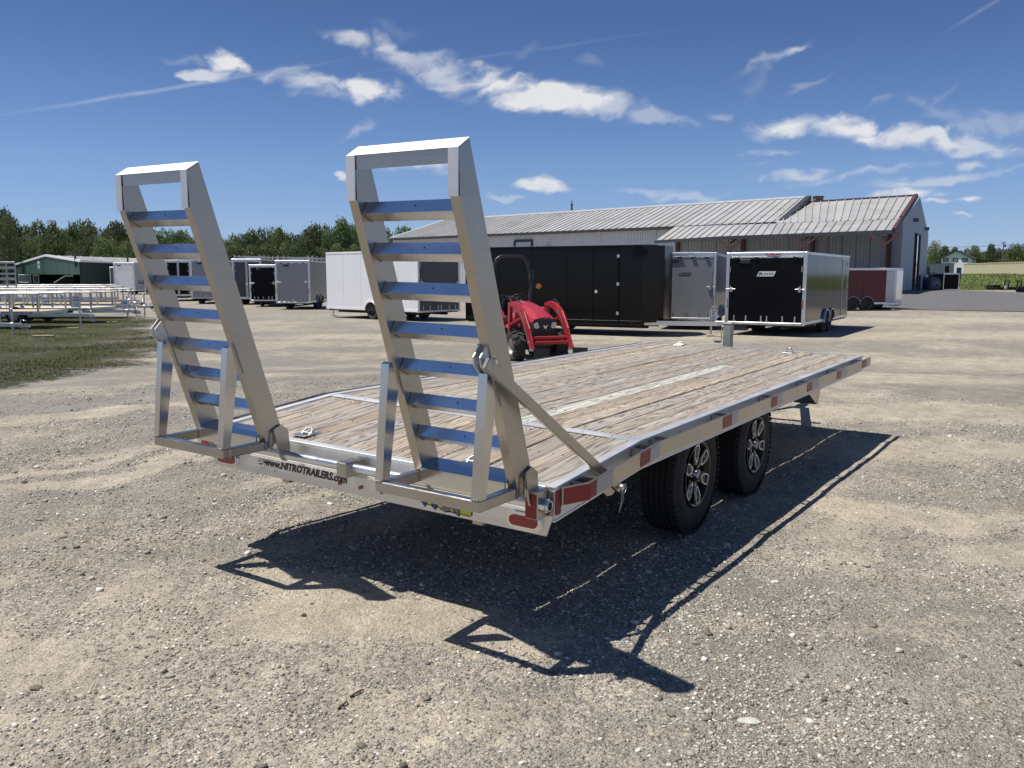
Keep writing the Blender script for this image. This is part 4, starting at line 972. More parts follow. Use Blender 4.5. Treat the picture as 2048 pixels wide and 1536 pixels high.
            m = MB(); xx = -w+.58; m.cbb(xx-.16, xx+.16, -.035, -.0125, dz1-.20, dz1-.075, .01); m.build('vent', BLACKPLASTIC, dr)
    elif door == 'double':
        for s in (-1, 1):
            m = MB(); a, b = (.008, w-.10) if s > 0 else (-w+.10, -.008); m.cbb(a, b, -.012, .03, dz0, dz1, .008); dr = m.build('rear_door', rearm, t)
            if detail:
                m = MB()
                for (q0, q1, r0, r1) in ((a, a+.04, dz0, dz1), (b-.04, b, dz0, dz1), (a+.04, b-.04, dz0, dz0+.05), (a+.04, b-.04, dz1-.05, dz1)): m.bb(q0, q1, -.018, -.0125, r0, r1)
                m.build('door_trim', trim, dr)
                for zz in (.08, .25, .72, .9):
                    m = MB(); zq = dz0+(dz1-dz0)*zz; xx = s*(w-.10); m.bb(min(xx-s*.14, xx+s*.05), max(xx-s*.14, xx+s*.05), -.030, -.0205, zq-.02, zq+.02); m.build('hinge', GALV, dr)
                m = MB(); xx = s*.06; m.cyl((xx, -.04, dz0-.03), (xx, -.04, dz1+.03), .013, 8); m.cbb(xx-.03, xx+.03, -.06, -.0205, dz0+.75, dz0+.90, .004); m.build('cam_bar', GALV, dr)
    if side_door:
        s, yd, dwid, dm = side_door
        m = MB(); m.cbb(min(s*(w+.001), s*(w+.014)), max(s*(w+.001), s*(w+.014)), yd-dwid/2, yd+dwid/2, z0+.09, z1-.16, .01); sd_ = m.build('side_door', dm, t)
        m = MB(); 
        for (a, b, c, d) in ((yd-dwid/2-.035, yd-dwid/2-.004, z0+.07, z1-.10), (yd+dwid/2+.004, yd+dwid/2+.035, z0+.07, z1-.10), (yd-dwid/2-.004, yd+dwid/2+.004, z1-.155, z1-.125)): m.bb(min(s*(w+.001), s*(w+.016)), max(s*(w+.001), s*(w+.016)), a, b, c, d)
        m.build('door_frame', trim if trim is not ALU_TRIM else ALU_TRIM, sd_)
        m = MB(); m.cyl((s*(w+.016), yd-dwid*.38, z0+.95), (s*(w+.04), yd-dwid*.38, z0+.95), .05, 14); m.build('door_handle', CHROME, sd_)
        for zz in (.12, .5, .86):
            m = MB(); zq = z0+H*zz; m.bb(min(s*(w+.015), s*(w+.03)), max(s*(w+.015), s*(w+.03)), yd+dwid/2-.05, yd+dwid/2+.03, zq-.05, zq+.05); m.build('hinge', GALV, sd_)
    if tongue:
        for s in (-1, 1): m = MB(); m.bar((s*(w-.35), L-.1, z0-.04), (s*.05, L+1.35, z0-.06), .06, .11); m.build('tongue_beam', trim, t)
        m = MB(); m.cbb(-.07, .07, L+1.30, L+1.52, z0-.10, z0+.02, .01); m.cyl((0, L+1.5, z0-.08), (0, L+1.62, z0-.07), .06, 12); m.build('coupler', GALV, t)
        m = MB(); m.cyl((0, L+1.15, .10), (0, L+1.15, z0+.45), .032, 12); m.bb(-.08, .08, L+1.07, L+1.23, .0, .03); m.cyl((0, L+1.15, .02), (0, L+1.15, .12), .022, 10)
        m.tube([(0, L+1.15, z0+.45), (0.02, L+1.15, z0+.50), (.16, L+1.15, z0+.50), (.17, L+1.15, z0+.56)], .011, 6); m.build('jack', GALV, t)
    if rack:
        m = MB()
        for s in (-1, 1):
            m.bb(s*(w-.12)-.03, s*(w-.12)+.03, .1, L-.1, z1+.13, z1+.19)
            for i in range(5): yy = .2+(L-.4)*i/4; m.bb(s*(w-.12)-.04, s*(w-.12)+.04, yy-.04, yy+.04, z1, z1+.26)
        for i in range(5): yy = .2+(L-.4)*i/4; m.bb(-w+.15, w-.15, yy-.03, yy+.03, z1+.135, z1+.185)
        m.build('roof_rack', ALU_DULL, t)
    if emblem:
        ex, ez, ew, col, bg_ = emblem
        m = MB(); hh = ew*.15; m.prism([(ex-ew/2-hh*.4, ez-hh), (ex+ew/2-hh*.4, ez-hh), (ex+ew/2+hh*.6, ez+hh), (ex-ew/2+hh*.6, ez+hh)], 1, -.0145, -.0125); ep = m.build('emblem', bg_, t)
        m = MB(); u = ew/10
        m.prism([(ex-4.6*u, ez-hh*.75), (ex-4.0*u, ez-hh*.75), (ex-3.2*u, ez+hh*.7), (ex-3.8*u, ez+hh*.7)], 1, -.0160, -.0146)
        m.prism([(ex-3.5*u, ez+hh*.35), (ex-1.9*u, ez+hh*.35), (ex-2.2*u, ez-hh*.15), (ex-3.6*u, ez-hh*.15)], 1, -.0160, -.0146)
        m.prism([(ex-3.0*u, ez-hh*.2), (ex-2.4*u, ez-hh*.2), (ex-1.8*u, ez-hh*.75), (ex-2.5*u, ez-hh*.75)], 1, -.0160, -.0146)
        for i in range(6): q0 = ex+(-1.3+i*.98)*u; m.prism([(q0, ez-hh*.45), (q0+.45*u, ez-hh*.45), (q0+.75*u, ez+hh*.45), (q0+.3*u, ez+hh*.45)], 1, -.0160, -.0146)
        m.build('emblem_letters', col, ep)
    return t

c1 = cargo('black enclosed trailer with bright aluminium frame and black ramp door facing the yard', 7.862, 26.728, -.555, 2.449, 6.682, 2.182, .41, P_BLACK, P_BLACK_S, emblem=(.02, 1.93, .52, BLACKPRINT, P_FROST), side_door=(1, 5.9, .85, P_BLACK), axle_at=.50)
m = MB(); m.cbb(.0, .45, -.03, -.0155, 2.50, 2.545, .004); m.build('stop_light', REDLENS, c1)
c2 = cargo('light grey ramp door trailer squeezed between the long black and the black aluminium framed trailers', 6.031, 29.833, -.313, 2.011, 6.0, 2.259, .404, P_SLATE, P_GREY, emblem=(-.05, 1.92, .40, P_GREY, P_CHAR))
c3 = cargo('long all black enclosed trailer with a side door behind the red tractor', -.993, 30.166, -2.031, 2.52, 6.171, 2.376, .431, P_BLACK, P_BLACK_S, roofm=P_BLACK_S, trim=P_BLACK_S, nose=.45, round_top=True, side_door=(1, 5.0, .82, P_BLACK), fender=P_BLACK_S, tongue=False, door='ramp', axle_at=.38)
c3b = c3
for s in (-1, 1):
    m = MB(); m.bar((s*.95, 5.6, .41), (s*.06, 8.25, .40), .07, .14); m.build('tongue_beam', ALU_TRIM, c3)
m = MB(); m.cbb(-.08, .08, 8.15, 8.45, .33, .48, .01); m.cyl((0, 8.4, .36), (0, 8.55, .38), .06, 12); m.build('coupler', GALV, c3)
m = MB(); m.cyl((0, 8.02, .06), (0, 8.02, .86), .036, 12); m.bb(-.1, .1, 7.92, 8.12, .0, .03); m.tube([(0, 8.02, .86), (0, 8.02, .93), (-.02, 8.2, .93), (-.02, 8.2, 1.0)], .012, 6); m.build('jack', GALV, c3)
def price_sheet(parent, loc, yaw, w, h, big, world=True):
    m = MB(); m.cbox((0, 0, 0), (w, .006, h), .001); o = m.build('price_sheet', mat('white_card', (.80, .80, .80), .6), parent); M_ = Matrix.Translation(loc) @ Matrix.Rotation(yaw, 4, 'Z'); o.matrix_local = M_
    m = MB(); k = random.Random(len(big)+int(w*1000))
    m.bb(-w*.40, w*.40, -.0040, -.0032, h*.36, h*.42)
    for i in range(4):
        z = -h*.12-h*.09*i; ww = w*(.28+.12*k.random()); m.bb(-ww, ww*.9, -.0040, -.0032, z-h*.012, z+h*.012)
    m.build('printed_lines', BLACKPRINT, o)
    text(big, 'sheet_number', h*.26, BLACKPRINT, o, frame((0, -.0042, h*.13), (1, 0, 0), (0, 0, 1)), 0, .002, .0004)
    return o
price_sheet(c3, (-.10, 8.06, .66), math.pi*.64, .24, .30, '870')
c4 = cargo('tall white enclosed trailer with a charcoal ramp door, its side sunlit', -3.04, 35.946, .87, 2.459, 5.929, 2.472, .428, P_WHITE, P_CHAR, roofm=P_WHITE, trim=P_WHITE, fender=P_WHITE, rim=BLACKWHEEL, axle_at=.42, nose=.0)
c5 = cargo('slate grey trailer with a light grey ramp door, left of the white trailer', -12.098, 47.49, .001, 1.872, 4.994, 2.294, .417, P_SLATE, P_GREY, rack=True)
c6 = cargo('dark trailer with two charcoal rear doors framed in bright trim', -17.06, 55.418, .029, 1.847, 4.992, 2.506, .431, P_BLACK_S, P_CHAR, door='double', rack=True)
c12 = cargo('black box trailer wedged between the double door and the grey ramp door trailers', -14.9, 51.5, .02, 1.6, 4.6, 2.1, .42, P_BLACK_S, P_BLACK_S, detail=1, axles=1, tongue=False)
c7 = cargo('grey ramp door trailer seen through the rungs of the left ramp', -20.275, 56.957, .138, 1.828, 4.994, 2.519, .43, P_SLATE, P_GREY)
c8 = cargo('dark double door trailer seen between the rails of the left ramp', -24.501, 63.268, .211, 1.786, 4.996, 2.575, .432, P_BLACK_S, P_BLACK_S, door='double')
c13 = cargo('black enclosed trailer seen through the left ramp, right of the grey one', -20.6, 66.0, .12, 1.9, 5.0, 2.6, .43, P_BLACK_S, P_CHAR)
c14 = cargo('dark trailer behind the left ramp, nearest the silver trailer', -29.6, 72.0, .2, 2.1, 5.0, 2.5, .43, P_BLACK_S, P_BLACK_S)
c9 = cargo('silver trailer with a bright white rear door beside the open trailers', -38.5, 85.5, -.147, 2.2, 6.4, 2.75, .406, P_SILVER, P_WHITE, nose=.0)
text('EAGLE', 'side_lettering', .5, BLACKPRINT, c9, frame((1.106, 1.2, 1.2), (0, 1, 0), (0, 0, 1)), .2, .01, .002)
for i, (px, yb_, wpx, hpx, sm, rm, lb) in enumerate([
    (229, 581, 15, 44, P_CHAR, P_SLATE, 'dark upright trailer just left of the white rear door'),
    (211, 572, 20, 25, P_GREY, P_GREY, 'small grey trailer in the far row, second left of the white rear door'),
    (186, 572, 24, 23, P_SLATE, P_SILVER, 'small silver grey trailer right of the sloped nose one in the far row'),
    (158, 572, 26, 24, P_BLACK_S, P_BLACK_S, 'small black trailer in the far row with a silver edged front'),
    (50, 569, 26, 20, P_SLATE, P_GREY, 'grey box trailer parked under the green shed front, left end'),
    (73, 569, 12, 19, P_SLATE, P_CHAR, 'narrow dark grey trailer under the green shed front')]):
    Y = CZ*FPX/(yb_-551)*.99; p = atY(px, yb_, Y); k = Y/FPX
    cargo(lb, p.x, Y, -.05, wpx*k, 4.6, (hpx-5)*k, .5, sm, rm, detail=0, axles=1, tongue=False)
# sloped nose trailer in the far row
Y = 150; k = Y/FPX; p = atY(140, 570, Y)
t = thing('wedge_nose_trailer', 'black trailer with a long sloping silver edged nose in the far row', 'trailer', (p.x, Y, 0), 0)
xa, xb, xc, za, zb_ = (115-140)*k, (138-140)*k, (154-140)*k, .35, 1.88-(552-551)*k
m = MB(); m.prism([(xa, za+.25), (xb, zb_), (xc, zb_), (xc, za), (xa, za)], 1, -1.1, 1.1); m.build('body', P_BLACK_S, t)
m = MB(); m.bar((xa, -1.12, za+.27), (xb, -1.12, zb_+.02), .1, .12); m.bar((xb, -1.12, zb_+.02), (xc, -1.12, zb_+.02), .1, .12); m.build('edge_trim', ALU_TRIM, t)
for s in (-1, 1): small_wheel(t, s*.1+(xb+xc)/2, -1.0, .35, .2) if 0 else None
c10 = cargo('dark red enclosed trailer with twin axles near the building corner', 16.872, 46.231, -.913, 2.1, 3.9, 1.84, .393, P_RED, P_RED, fender=mat('blue_grey_fender', (.20, .23, .30), .3, .8), axle_at=.62, nose=0)
c10.rotation_euler = (0, 0, -1.42); c10.location = (16.05, 46.6, 0)
# white trailer end on beyond the red one
p = site(1759, 609.5, .30); q = site(1779.5, 609.5, .30)
c11 = cargo('white small trailer with a hinged pale door just past the dark red one', 21.0, 47.6, 0.32, 1.45, 3.4, 1.85, .40, P_WHITE, P_WHITE, roofm=P_WHITE, detail=0, axles=1, wheel_r=.33, fender=mat('blue_grey_fender', (.20, .23, .30), .3, .8), tongue=False, trim=P_WHITE)
m = MB(); m.cbb(-.62, .18, -.035, -.022, .5, 2.1, .006); d_ = m.build('rear_door', P_FROST, c11)
m = MB()
for zz in (.62, .75, 1.9): m.bb(-.05, .16, -.05, -.036, zz, zz+.04)
m.build('hinge', GALV, d_)
m = MB(); m.cbb(.30, .73, -.028, -.0205, .55, 2.15, .004); m.build('polished_corner', CHROME, c11)

# ------------------------------------------------------------------ the long metal building on the right
WALLG = mat('weathered_pale_metal_wall', (.36, .40, .45), .55, .0, .05, .6, dirt=((.28, .28, .27), .5, .5))
WALLW = mat('white_ribbed_wall', (.66, .68, .70), .5, 0, .04, .8)
ROOFM = mat('galvanised_roof_sheet', (.42, .415, .40), .55, .15, .08, .25, rnd=.09, dirt=((.27, .235, .185), .22, .8), bump=.1, bscale=3)
ROOFDARK = mat('dark_gutter', (.05, .055, .06), .5, .2, .1, 3)
RIDGEW = mat('white_ridge_cap', (.80, .80, .80), .45, 0, .04, 1)
RUST = mat('rust_red_steel', (.20, .035, .022), .55, 0, .18, 3, dirt=((.10, .05, .035), 4, .6))
RUSTD = mat('dark_maroon_trim', (.085, .03, .03), .6, 0, .15, 2)
NAVY = mat('navy_trim', (.02, .035, .08), .5, 0, .1, 2)
DARKIN = mat('dark_interior', (.02, .018, .018), .9, 0, .1, 1)  # near-black colour stands in for the shade inside openings
bld = thing('warehouse', 'long low pale metal warehouse with a ribbed roof, porch and rust red posts', 'building', site(1795, 588))
BI = bld.matrix_basis.inverted(); bld_loc = Vector(bld.location)
def bp_(px, py, z): return site(px, py, z)-bld_loc
def slab(m, a, b, c, d, t):
    """quad a b c d thickened downwards"""
    n = (Vector(b)-Vector(a)).cross(Vector(d)-Vector(a)).normalized()
    if n.z < 0: n = -n
    top = [Vector(v) for v in (a, b, c, d)]; bot = [v-n*t for v in top]
    return m.add(top+bot, [(0, 1, 2, 3), (7, 6, 5, 4), (0, 4, 5, 1), (1, 5, 6, 2), (2, 6, 7, 3), (3, 7, 4, 0)])
def ribbed_roof(a, b, c, d, n, material, parent, rib=.07, lift=0., ribm=None):
    """eave a->b, ridge d->c; n sheets with a raised rib between"""
    a, b, c, d = [Vector(v)+Vector((0, 0, lift)) for v in (a, b, c, d)]
    e = (b-a).normalized()
    for i in range(n):
        s0, s1 = i/n, (i+1)/n; p0, p1 = a.lerp(b, s0), a.lerp(b, s1); q0, q1 = d.lerp(c, s0), d.lerp(c, s1)
        m = MB(); slab(m, p0+e*.02, p1-e*.02, q1-e*.02, q0+e*.02, .05); m.bar(p0+Vector((0, 0, .035)), q0+Vector((0, 0, .035)), .10, rib*2)
        m.build('roof_panel', material, parent)
gz = CZ
R1 = bp_(1832, 391.6, 10.26); R2 = bp_(1616, 405, 10.26); R2 = R1+(R2-R1)*1.35
W1 = bp_(1802, 438, 6.95); W2 = bp_(1600, 445, 6.95); W2 = W1+(W2-W1)*1.25; W3 = bp_(1350, 453, 6.95)
P1 = bp_(1787, 461, 5.40); P2 = bp_(1440, 473.7, 5.40); P3 = bp_(1310, 481.7, 5.40)
BE = bp_(1853.5, 466.8, 6.95)
slope_dir = (R1-W1)
W2x = W1.lerp(W2, 1.0)
ribbed_roof(W1, W2, R2, R1, 17, ROOFM, bld)
ribbed_roof(P1, P1.lerp(P2, .68), W2, W1, 14, ROOFM, bld, lift=-.02)
ribbed_roof(P1.lerp(P2, .68), P3, W3, W2, 15, ROOFM, bld, lift=-.02)
# far slope behind the ridge
ribbed_roof(BE, BE+(R2-R1), R2, R1, 8, ROOFM, bld, lift=-.04)
m = MB(); m.bar(R1+Vector((0, 0, .06)), R2+Vector((0, 0, .06)), .5, .16); m.build('ridge_cap', RUSTD, bld)
m = MB(); up = Vector((0, 0, 1))
m.bar(R1+up*.02, W1+up*.02, .32, .42); m.build('verge_trim', RUSTD, bld)
m = MB(); m.bar(W1+up*.0, P1+up*.0, .26, .34); m.build('verge_trim', RUSTD, bld)
m = MB(); m.bar(R1+up*.02, BE+up*.02, .32, .36); m.build('verge_trim', RUSTD, bld)
m = MB(); m.bar(P1-up*.10, P2-up*.10, .16, .30); m.bar(P2-up*.10, P3-up*.10, .16, .30); m.build('porch_gutter', ROOFDARK, bld)
def floorz(v, z=0.): return Vector((v.x, v.y, z-bld_loc.z))
def wall(name, a, b, z0, za, zb, material, parent, th=.25, ribs=0, ribm=None):
    a, b = Vector(a), Vector(b); n = Vector(((b-a).y, -(b-a).x, 0)).normalized()*th
    A0, B0 = floorz(a, z0), floorz(b, z0); A1, B1 = floorz(a, za), floorz(b, zb)
    m = MB(); v = [A0, B0, B1, A1]; v += [q-n for q in v]
    m.add(v, [(0, 1, 2, 3), (7, 6, 5, 4), (0, 4, 5, 1), (1, 5, 6, 2), (2, 6, 7, 3), (3, 7, 4, 0)]); w_ = m.build(name, material, parent)
    if ribs:
        m = MB(); nn = n.normalized()
        for i in range(ribs+1):
            p = a.lerp(b, i/ribs); zt = za+(zb-za)*i/ribs; m.bar(floorz(p, z0)+nn*.04, floorz(p, zt-.02)+nn*.04, .09, .08, up=tuple(nn))
        m.build('wall_rib', ribm or material, parent, kind='stuff')
    return w_
inn = (R1-W1); inn.z = 0; inn.normalize()
# gable end : wall with a tall doorway, built in pieces round the opening
ga, gb = Vector(W1), Vector(BE); gl = gb-ga; gl.z = 0
def gpt(t): return ga+gl*t
def gz_(t):
    tr = ((R1-W1).x*gl.x+(R1-W1).y*gl.y)/(gl.x**2+gl.y**2)
    return 6.85+(10.15-6.85)*(t/tr if t < tr else (1-t)/(1-tr))
ts = [0, .12, .24, .36]; 
def gwall(t0, t1, z0=None, name='wall_panel'):
    wall(name, gpt(t1), gpt(t0), 0 if z0 is None else z0, gz_(t1) if True else 0, gz_(t0), WALLG, bld, th=.2)
D0, D1 = .40, .66
tr_ = ((R1-W1).x*gl.x+(R1-W1).y*gl.y)/(gl.x**2+gl.y**2)
bounds = sorted(set([0, .1, .2, .3, D0, .5, tr_, D1, .76, .88, 1.0]))
for a, b in zip(bounds, bounds[1:]):
    gwall(a+.0015, b-.0015, None if (b <= D0+1e-6 or a >= D1-1e-6) else 6.3)
nG = Vector((gl.y, -gl.x, 0)).normalized()
wall('doorway', gpt(D1+.02)-nG*.26, gpt(D0-.02)-nG*.26, 0, 6.5, 6.5, DARKIN, bld, th=.03)  # dark sheet behind the opening, interior shade put into its colour
wall('doorway_dark_backing', gpt(D1+.02)+nG*.0-inn*.0-nG*.6, gpt(D0-.02)-nG*.6, 0, 6.5, 6.5, DARKIN, bld, th=.03)  # second dark backing sheet, painted as unlit interior
for t in (D0, (D0+D1)/2, D1):
    m = MB(); m.bar(floorz(gpt(t), 0)+nG*.06, floorz(gpt(t), 6.4)+nG*.06, .35, .2, up=tuple(nG)); m.build('door_jamb', RUSTD, bld)
m = MB(); m.bar(floorz(gpt(D0), 6.35)+nG*.06, floorz(gpt(D1), 6.35)+nG*.06, .2, .25); m.build('door_lintel', RUSTD, bld)
for t, z in ((.80, 7.2), (.33, 7.4)):
    m = MB(); q = floorz(gpt(t), z)+nG*.3; m.box(q, (.6, .5, .35)); m.bar(q-nG*.3, q, .1, .1); m.build('wall_lamp', STEEL, bld)
m = MB(); m.bar(floorz(ga, 0)+nG*.13-inn*.15, floorz(ga, 6.7)+nG*.13-inn*.15, .35, .3); m.build('corner_downpipe', NAVY, bld)
for t in (.28, .74, .93):
    m = MB(); m.cyl(floorz(gpt(t), 0)+nG*1.2, floorz(gpt(t), 1.9)+nG*1.2, .12, 10); m.build('bollard', NAVY, bld)
# long wall under the porch, its columns
k = 9
for i in range(k):
    a = W1.lerp(W2, i/k*1.0); b = W1.lerp(W2, (i+1)/k); e = (b-a)*.004; wall('wall_panel', b-e, a+e, 0, 6.8, 6.8, WALLG, bld, ribs=4)
for i in range(7):
    a = W2.lerp(W3, i/7); b = W2.lerp(W3, (i+1)/7); e = (b-a)*.004; wall('wall_panel', b-e, a+e, 0, 6.8, 6.8, WALLG, bld, ribs=5)
nW = Vector(((W2-W1).y, -(W2-W1).x, 0)).normalized()
if nW.y > 0: nW = -nW
for px in (1783, 1630, 1490, 1359):
    s = next((i/400 for i in range(401) if (lambda q: 1024+FPX*(q.x/(q.y*cP-(q.z-CZ)*sP)))(W1.lerp(W3, i/400)+bld_loc) < px), 0)
    q = W1.lerp(W3, s); m = MB(); m.bar(floorz(q, 0)+nW*.25, floorz(q, 6.3)+nW*.25, .35, .3, up=tuple(nW)); m.build('wall_column', RUSTD, bld)
for px, py, pz in ((1769, 468, 5.2), (1608.6, 474, 5.2), (1461, 480, 5.2)):
    q = bp_(px, py-2, 5.2); m = MB(); m.bar(floorz(q, 0), floorz(q, 5.1), .30, .30); post = m.build('porch_post', RUST, bld)
    m = MB(); e = (P1-P2).normalized()
    for s in (-1, 1): m.bar(floorz(q, 4.2), floorz(q+e*s*1.15, 5.15), .12, .14)
    m.bar(floorz(q, 4.9), floorz(q, 4.9)+inn*3.0+up*.6, .15, .2); m.build('post_brace', RUSTD, post)
# chimney box on the ridge
m = MB(); q = bp_(1636, 404, 10.3); m.box(q+up*.25, (.9, .9, .7)); m.box(q+up*.62, (1.05, 1.05, .08)); m.build('roof_vent', mat('vent_brown', (.24, .17, .12), .8, 0, .15, 2), bld)

# the longer wing to the left, its eave running away from the camera
wing = thing('warehouse_wing', 'long white ribbed wing with a bright ridge line, left of the porch', 'building', site(1563, 575))
bld_loc = Vector(wing.location)
E1, E2 = bp_(1563, 444, 7.2), bp_(780, 477, 7.2); G1, G2 = bp_(1617.5, 395, 10.9), bp_(891.5, 440, 10.9)
ribbed_roof(E1, E2, G2, G1, 62, ROOFM, wing, rib=.06)
m = MB(); m.bar(G1+up*.08, G2+up*.08, .8, .22); m.build('ridge_cap', RIDGEW, wing)
m = MB(); m.bar(G1-up*.02, E1-up*.02, .6, .5); m.build('verge_trim', ROOFDARK, wing)
m = MB(); m.bar(E1-up*.12, E2-up*.12, .18, .32); m.build('gutter', ROOFDARK, wing)
m = MB(); m.bar(G2, E2, .2, .25); m.build('verge_trim', RIDGEW, wing)
back = (G1-E1); back.z = 0
slab_ = MB(); slab(slab_, G1, G2, G2+back*.95-up*3.6, G1+back*.95-up*3.6, .08); slab_.build('rear_roof_slope', ROOFM, wing)
hin = back.normalized()*.9
k = 16
for i in range(k):
    a = E1.lerp(E2, i/k)+hin; b = E1.lerp(E2, (i+1)/k)+hin; e = (b-a)*.002; wall('wall_panel', b-e, a+e, 0, 7.2, 7.2, WALLW, wing, ribs=12)
wall('end_wall', E2+hin*.5+back*1.9, E2+hin, 0, 7.1, 7.1, WALLW, wing)
wall('end_wall', E1+hin, E1+hin+back*1.8, 0, 7.1, 7.1, WALLG, wing)
nE = Vector(((E2-E1).y, -(E2-E1).x, 0)).normalized(); nE = nE if nE.y < 0 else -nE
def on_wall(px, z):
    best = min((abs(1024+FPX*(q.x/(q.y*cP-(z-CZ)*sP))-px), i) for i, q in ((i, E1.lerp(E2, i/600)+hin+bld_loc) for i in range(601)))
    return E1.lerp(E2, best[1]/600)+hin
da, db = on_wall(1066, 5), on_wall(1031.5, 5)
m = MB(); m.bar(floorz(da, .05)+nE*.18, floorz(da, 6.25)+nE*.18, .30, .12, up=tuple(nE)); m.bar(floorz(db, .05)+nE*.18, floorz(db, 6.25)+nE*.18, .30, .12, up=tuple(nE)); m.bar(floorz(da, 6.25)+nE*.18, floorz(db, 6.25)+nE*.18, .12, .30); df = m.build('door_frame', NAVY, wing)
wall('overhead_door', db+nE*.16, da+nE*.16, 0, 6.1, 6.1, mat('pale_blue_grey_door', (.45, .49, .55), .5, 0, .04, 1), wing, th=.05)
for px in (1098, 1050):
    q = floorz(on_wall(px, 5), 5.3 if px > 1060 else 4.6)+nE*.35; m = MB(); m.box(q, (.5, .5, .4)); m.bar(q, q-nE*.3, .08, .08); m.build('wall_lamp', STEEL, wing)
q = bp_(1143.5, 425, 10.95); m = MB(); m.cyl(q-up*.2, q+up*1.15, .14, 10); m.cyl(q+up*1.15, q+up*1.25, .24, 10); m.cyl(q+up*1.3, q+up*1.7, .07, 8); m.cyl(q-up*.3, q+up*.1, .38, 12, .16); m.build('flue', STEEL, wing)
# awning gap left of the porch
q0, q1 = bp_(1345, 490, 4.6), bp_(1309, 490, 4.6)

# ------------------------------------------------------------------ green shed on the left
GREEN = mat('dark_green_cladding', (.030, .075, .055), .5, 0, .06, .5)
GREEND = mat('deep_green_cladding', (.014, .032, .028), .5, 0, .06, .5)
shed = thing('green_shed', 'low dark green metal shed with white roof trim behind the open trailers', 'building', site(150, 567))
bld_loc = Vector(shed.location)
A_, B_, C_ = bp_(31, 529, 4.1), bp_(92, 510.7, 5.44), bp_(163, 522, 4.1)
C2, B2 = bp_(276, 526.8, 4.1), bp_(276, 516.5, 5.44)
ribbed_roof(C_, C2, B2, B_, 9, mat('pale_shed_roof', (.34, .34, .33), .6, .1, .1, .3, rnd=.1), shed, rib=.08)
slab_ = MB(); slab(slab_, A_, A_+(B2-B_), B2, B_, .1); slab_.build('rear_roof_slope', ROOFM, shed)
m = MB(); m.bar(A_, B_, .4, .35); m.build('verge_trim', RIDGEW, shed); m = MB(); m.bar(B_, C_, .4, .35); m.build('verge_trim', RIDGEW, shed)
m = MB(); m.bar(C_-up*.05, C2-up*.05, .2, .22); m.build('gutter', RIDGEW, shed)
z_b = site(100, 549, 0); 
def lerp3(t):
    if t < .5: return A_.lerp(B_, t*2)
    return B_.lerp(C_, t*2-1)
for i in range(12):
    t0, t1 = i/12+.001, (i+1)/12-.001; a, b = lerp3(t0), lerp3(t1)
    f = lambda v: 4.0 if 0 else v.z+bld_loc.z-.1
    za, zb2 = f(a), f(b); low = [CZ+(551-549.0)/FPX*(v.y+bld_loc.y) for v in (a, b)]
    m = MB(); vs = [floorz(a, low[0]), floorz(b, low[1]), floorz(b, zb2), floorz(a, za)]; n_ = Vector((.0, .3, 0)); vs += [v+n_ for v in vs]
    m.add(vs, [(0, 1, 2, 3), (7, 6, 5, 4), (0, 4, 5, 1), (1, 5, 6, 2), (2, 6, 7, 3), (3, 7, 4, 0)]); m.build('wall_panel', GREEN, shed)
ins = Vector((2.0, 14, 0))
wall('inner_wall', C_+ins, A_+ins+Vector((3, 0, 0)), 0, 3.9, 3.9, DARKIN, shed)  # painted near-black for the shade under the open front
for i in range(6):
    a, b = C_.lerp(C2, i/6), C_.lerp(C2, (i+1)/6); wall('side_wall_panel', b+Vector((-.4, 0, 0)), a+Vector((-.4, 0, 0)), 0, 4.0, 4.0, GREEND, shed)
for i in range(5):
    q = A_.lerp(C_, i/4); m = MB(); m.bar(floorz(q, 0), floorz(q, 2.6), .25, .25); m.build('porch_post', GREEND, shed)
q = bp_(85, 530.5, 3.6); dd = (C_-A_).normalized(); fr = -Vector((-dd.y, dd.x, 0)); fr = fr if fr.y < 0 else -fr
sgn = MB(); cen = lerp3(.44); cen = floorz(cen, CZ+(551-530.5)/FPX*(cen.y+bld_loc.y))+fr*.6
Msg = Matrix((dd.normalized(), Vector((0, 0, 1)).cross(dd).normalized(), Vector((0, 0, 1)))).transposed()
sgn.box(cen, (1.5, .08, 1.35), Msg); sg = sgn.build('sign_board', P_WHITE, shed)
m = MB()
for dxx, dzz, ww in ((0.05, .22, 1.1), (.1, -.02, .8), (.0, -.5, 1.2), (.25, .1, .4)): m.box(cen+dd*dxx+up*dzz+fr*.06, (ww, .02, .12 if ww != .4 else .3), Msg)
m.build('sign_lettering', BLACKPRINT, sg)
for px, pt_, pb_ in ((150, 501, 524), (255, 503.5, 521)):
    Yp = 136 if px < 200 else 158; a = atY(px, pb_, Yp)-bld_loc; b = atY(px, pt_, Yp)-bld_loc; m = MB(); m.cyl(a-up*.8, b-up*.1, .16, 8); m.cyl(b-up*.12, b+up*.05, .32, 8); m.build('stove_pipe', STEEL, shed)

# ------------------------------------------------------------------ far right : office box, tank, container, house, pole
up = Vector((0, 0, 1))
def boxthing(name, label, cat, px0, px1, ptop, pbot, Y, depth, material, yaw=0.):
    a, b = atY(px0, pbot, Y), atY(px1, pbot, Y); zt = atY(px0, ptop, Y).z; zb = a.z
    t = thing(name, label, cat, ((a.x+b.x)/2, Y, zb), yaw); return t, (b.x-a.x), zt-zb
t, w_, h_ = boxthing('site_office', 'pale grey box office with a dark doorway behind the round tank', 'cabin', 1840, 1907, 528, 557, 128, 3, None)
n = 5
for i in range(n): m = MB(); m.bb(-w_/2+w_*i/n+.02, -w_/2+w_*(i+1)/n-.02, 0, .1, 0, h_); m.build('wall_panel', P_SILVER, t)
m = MB(); m.bb(-w_/2, w_/2, .1, 3.2, 0, h_-.02); m.build('box_body', P_GREY, t)
m = MB(); m.bb(-w_/2-.05, w_/2+.05, -.1, 3.3, h_, h_+.12); m.build('roof', P_GREY, t)
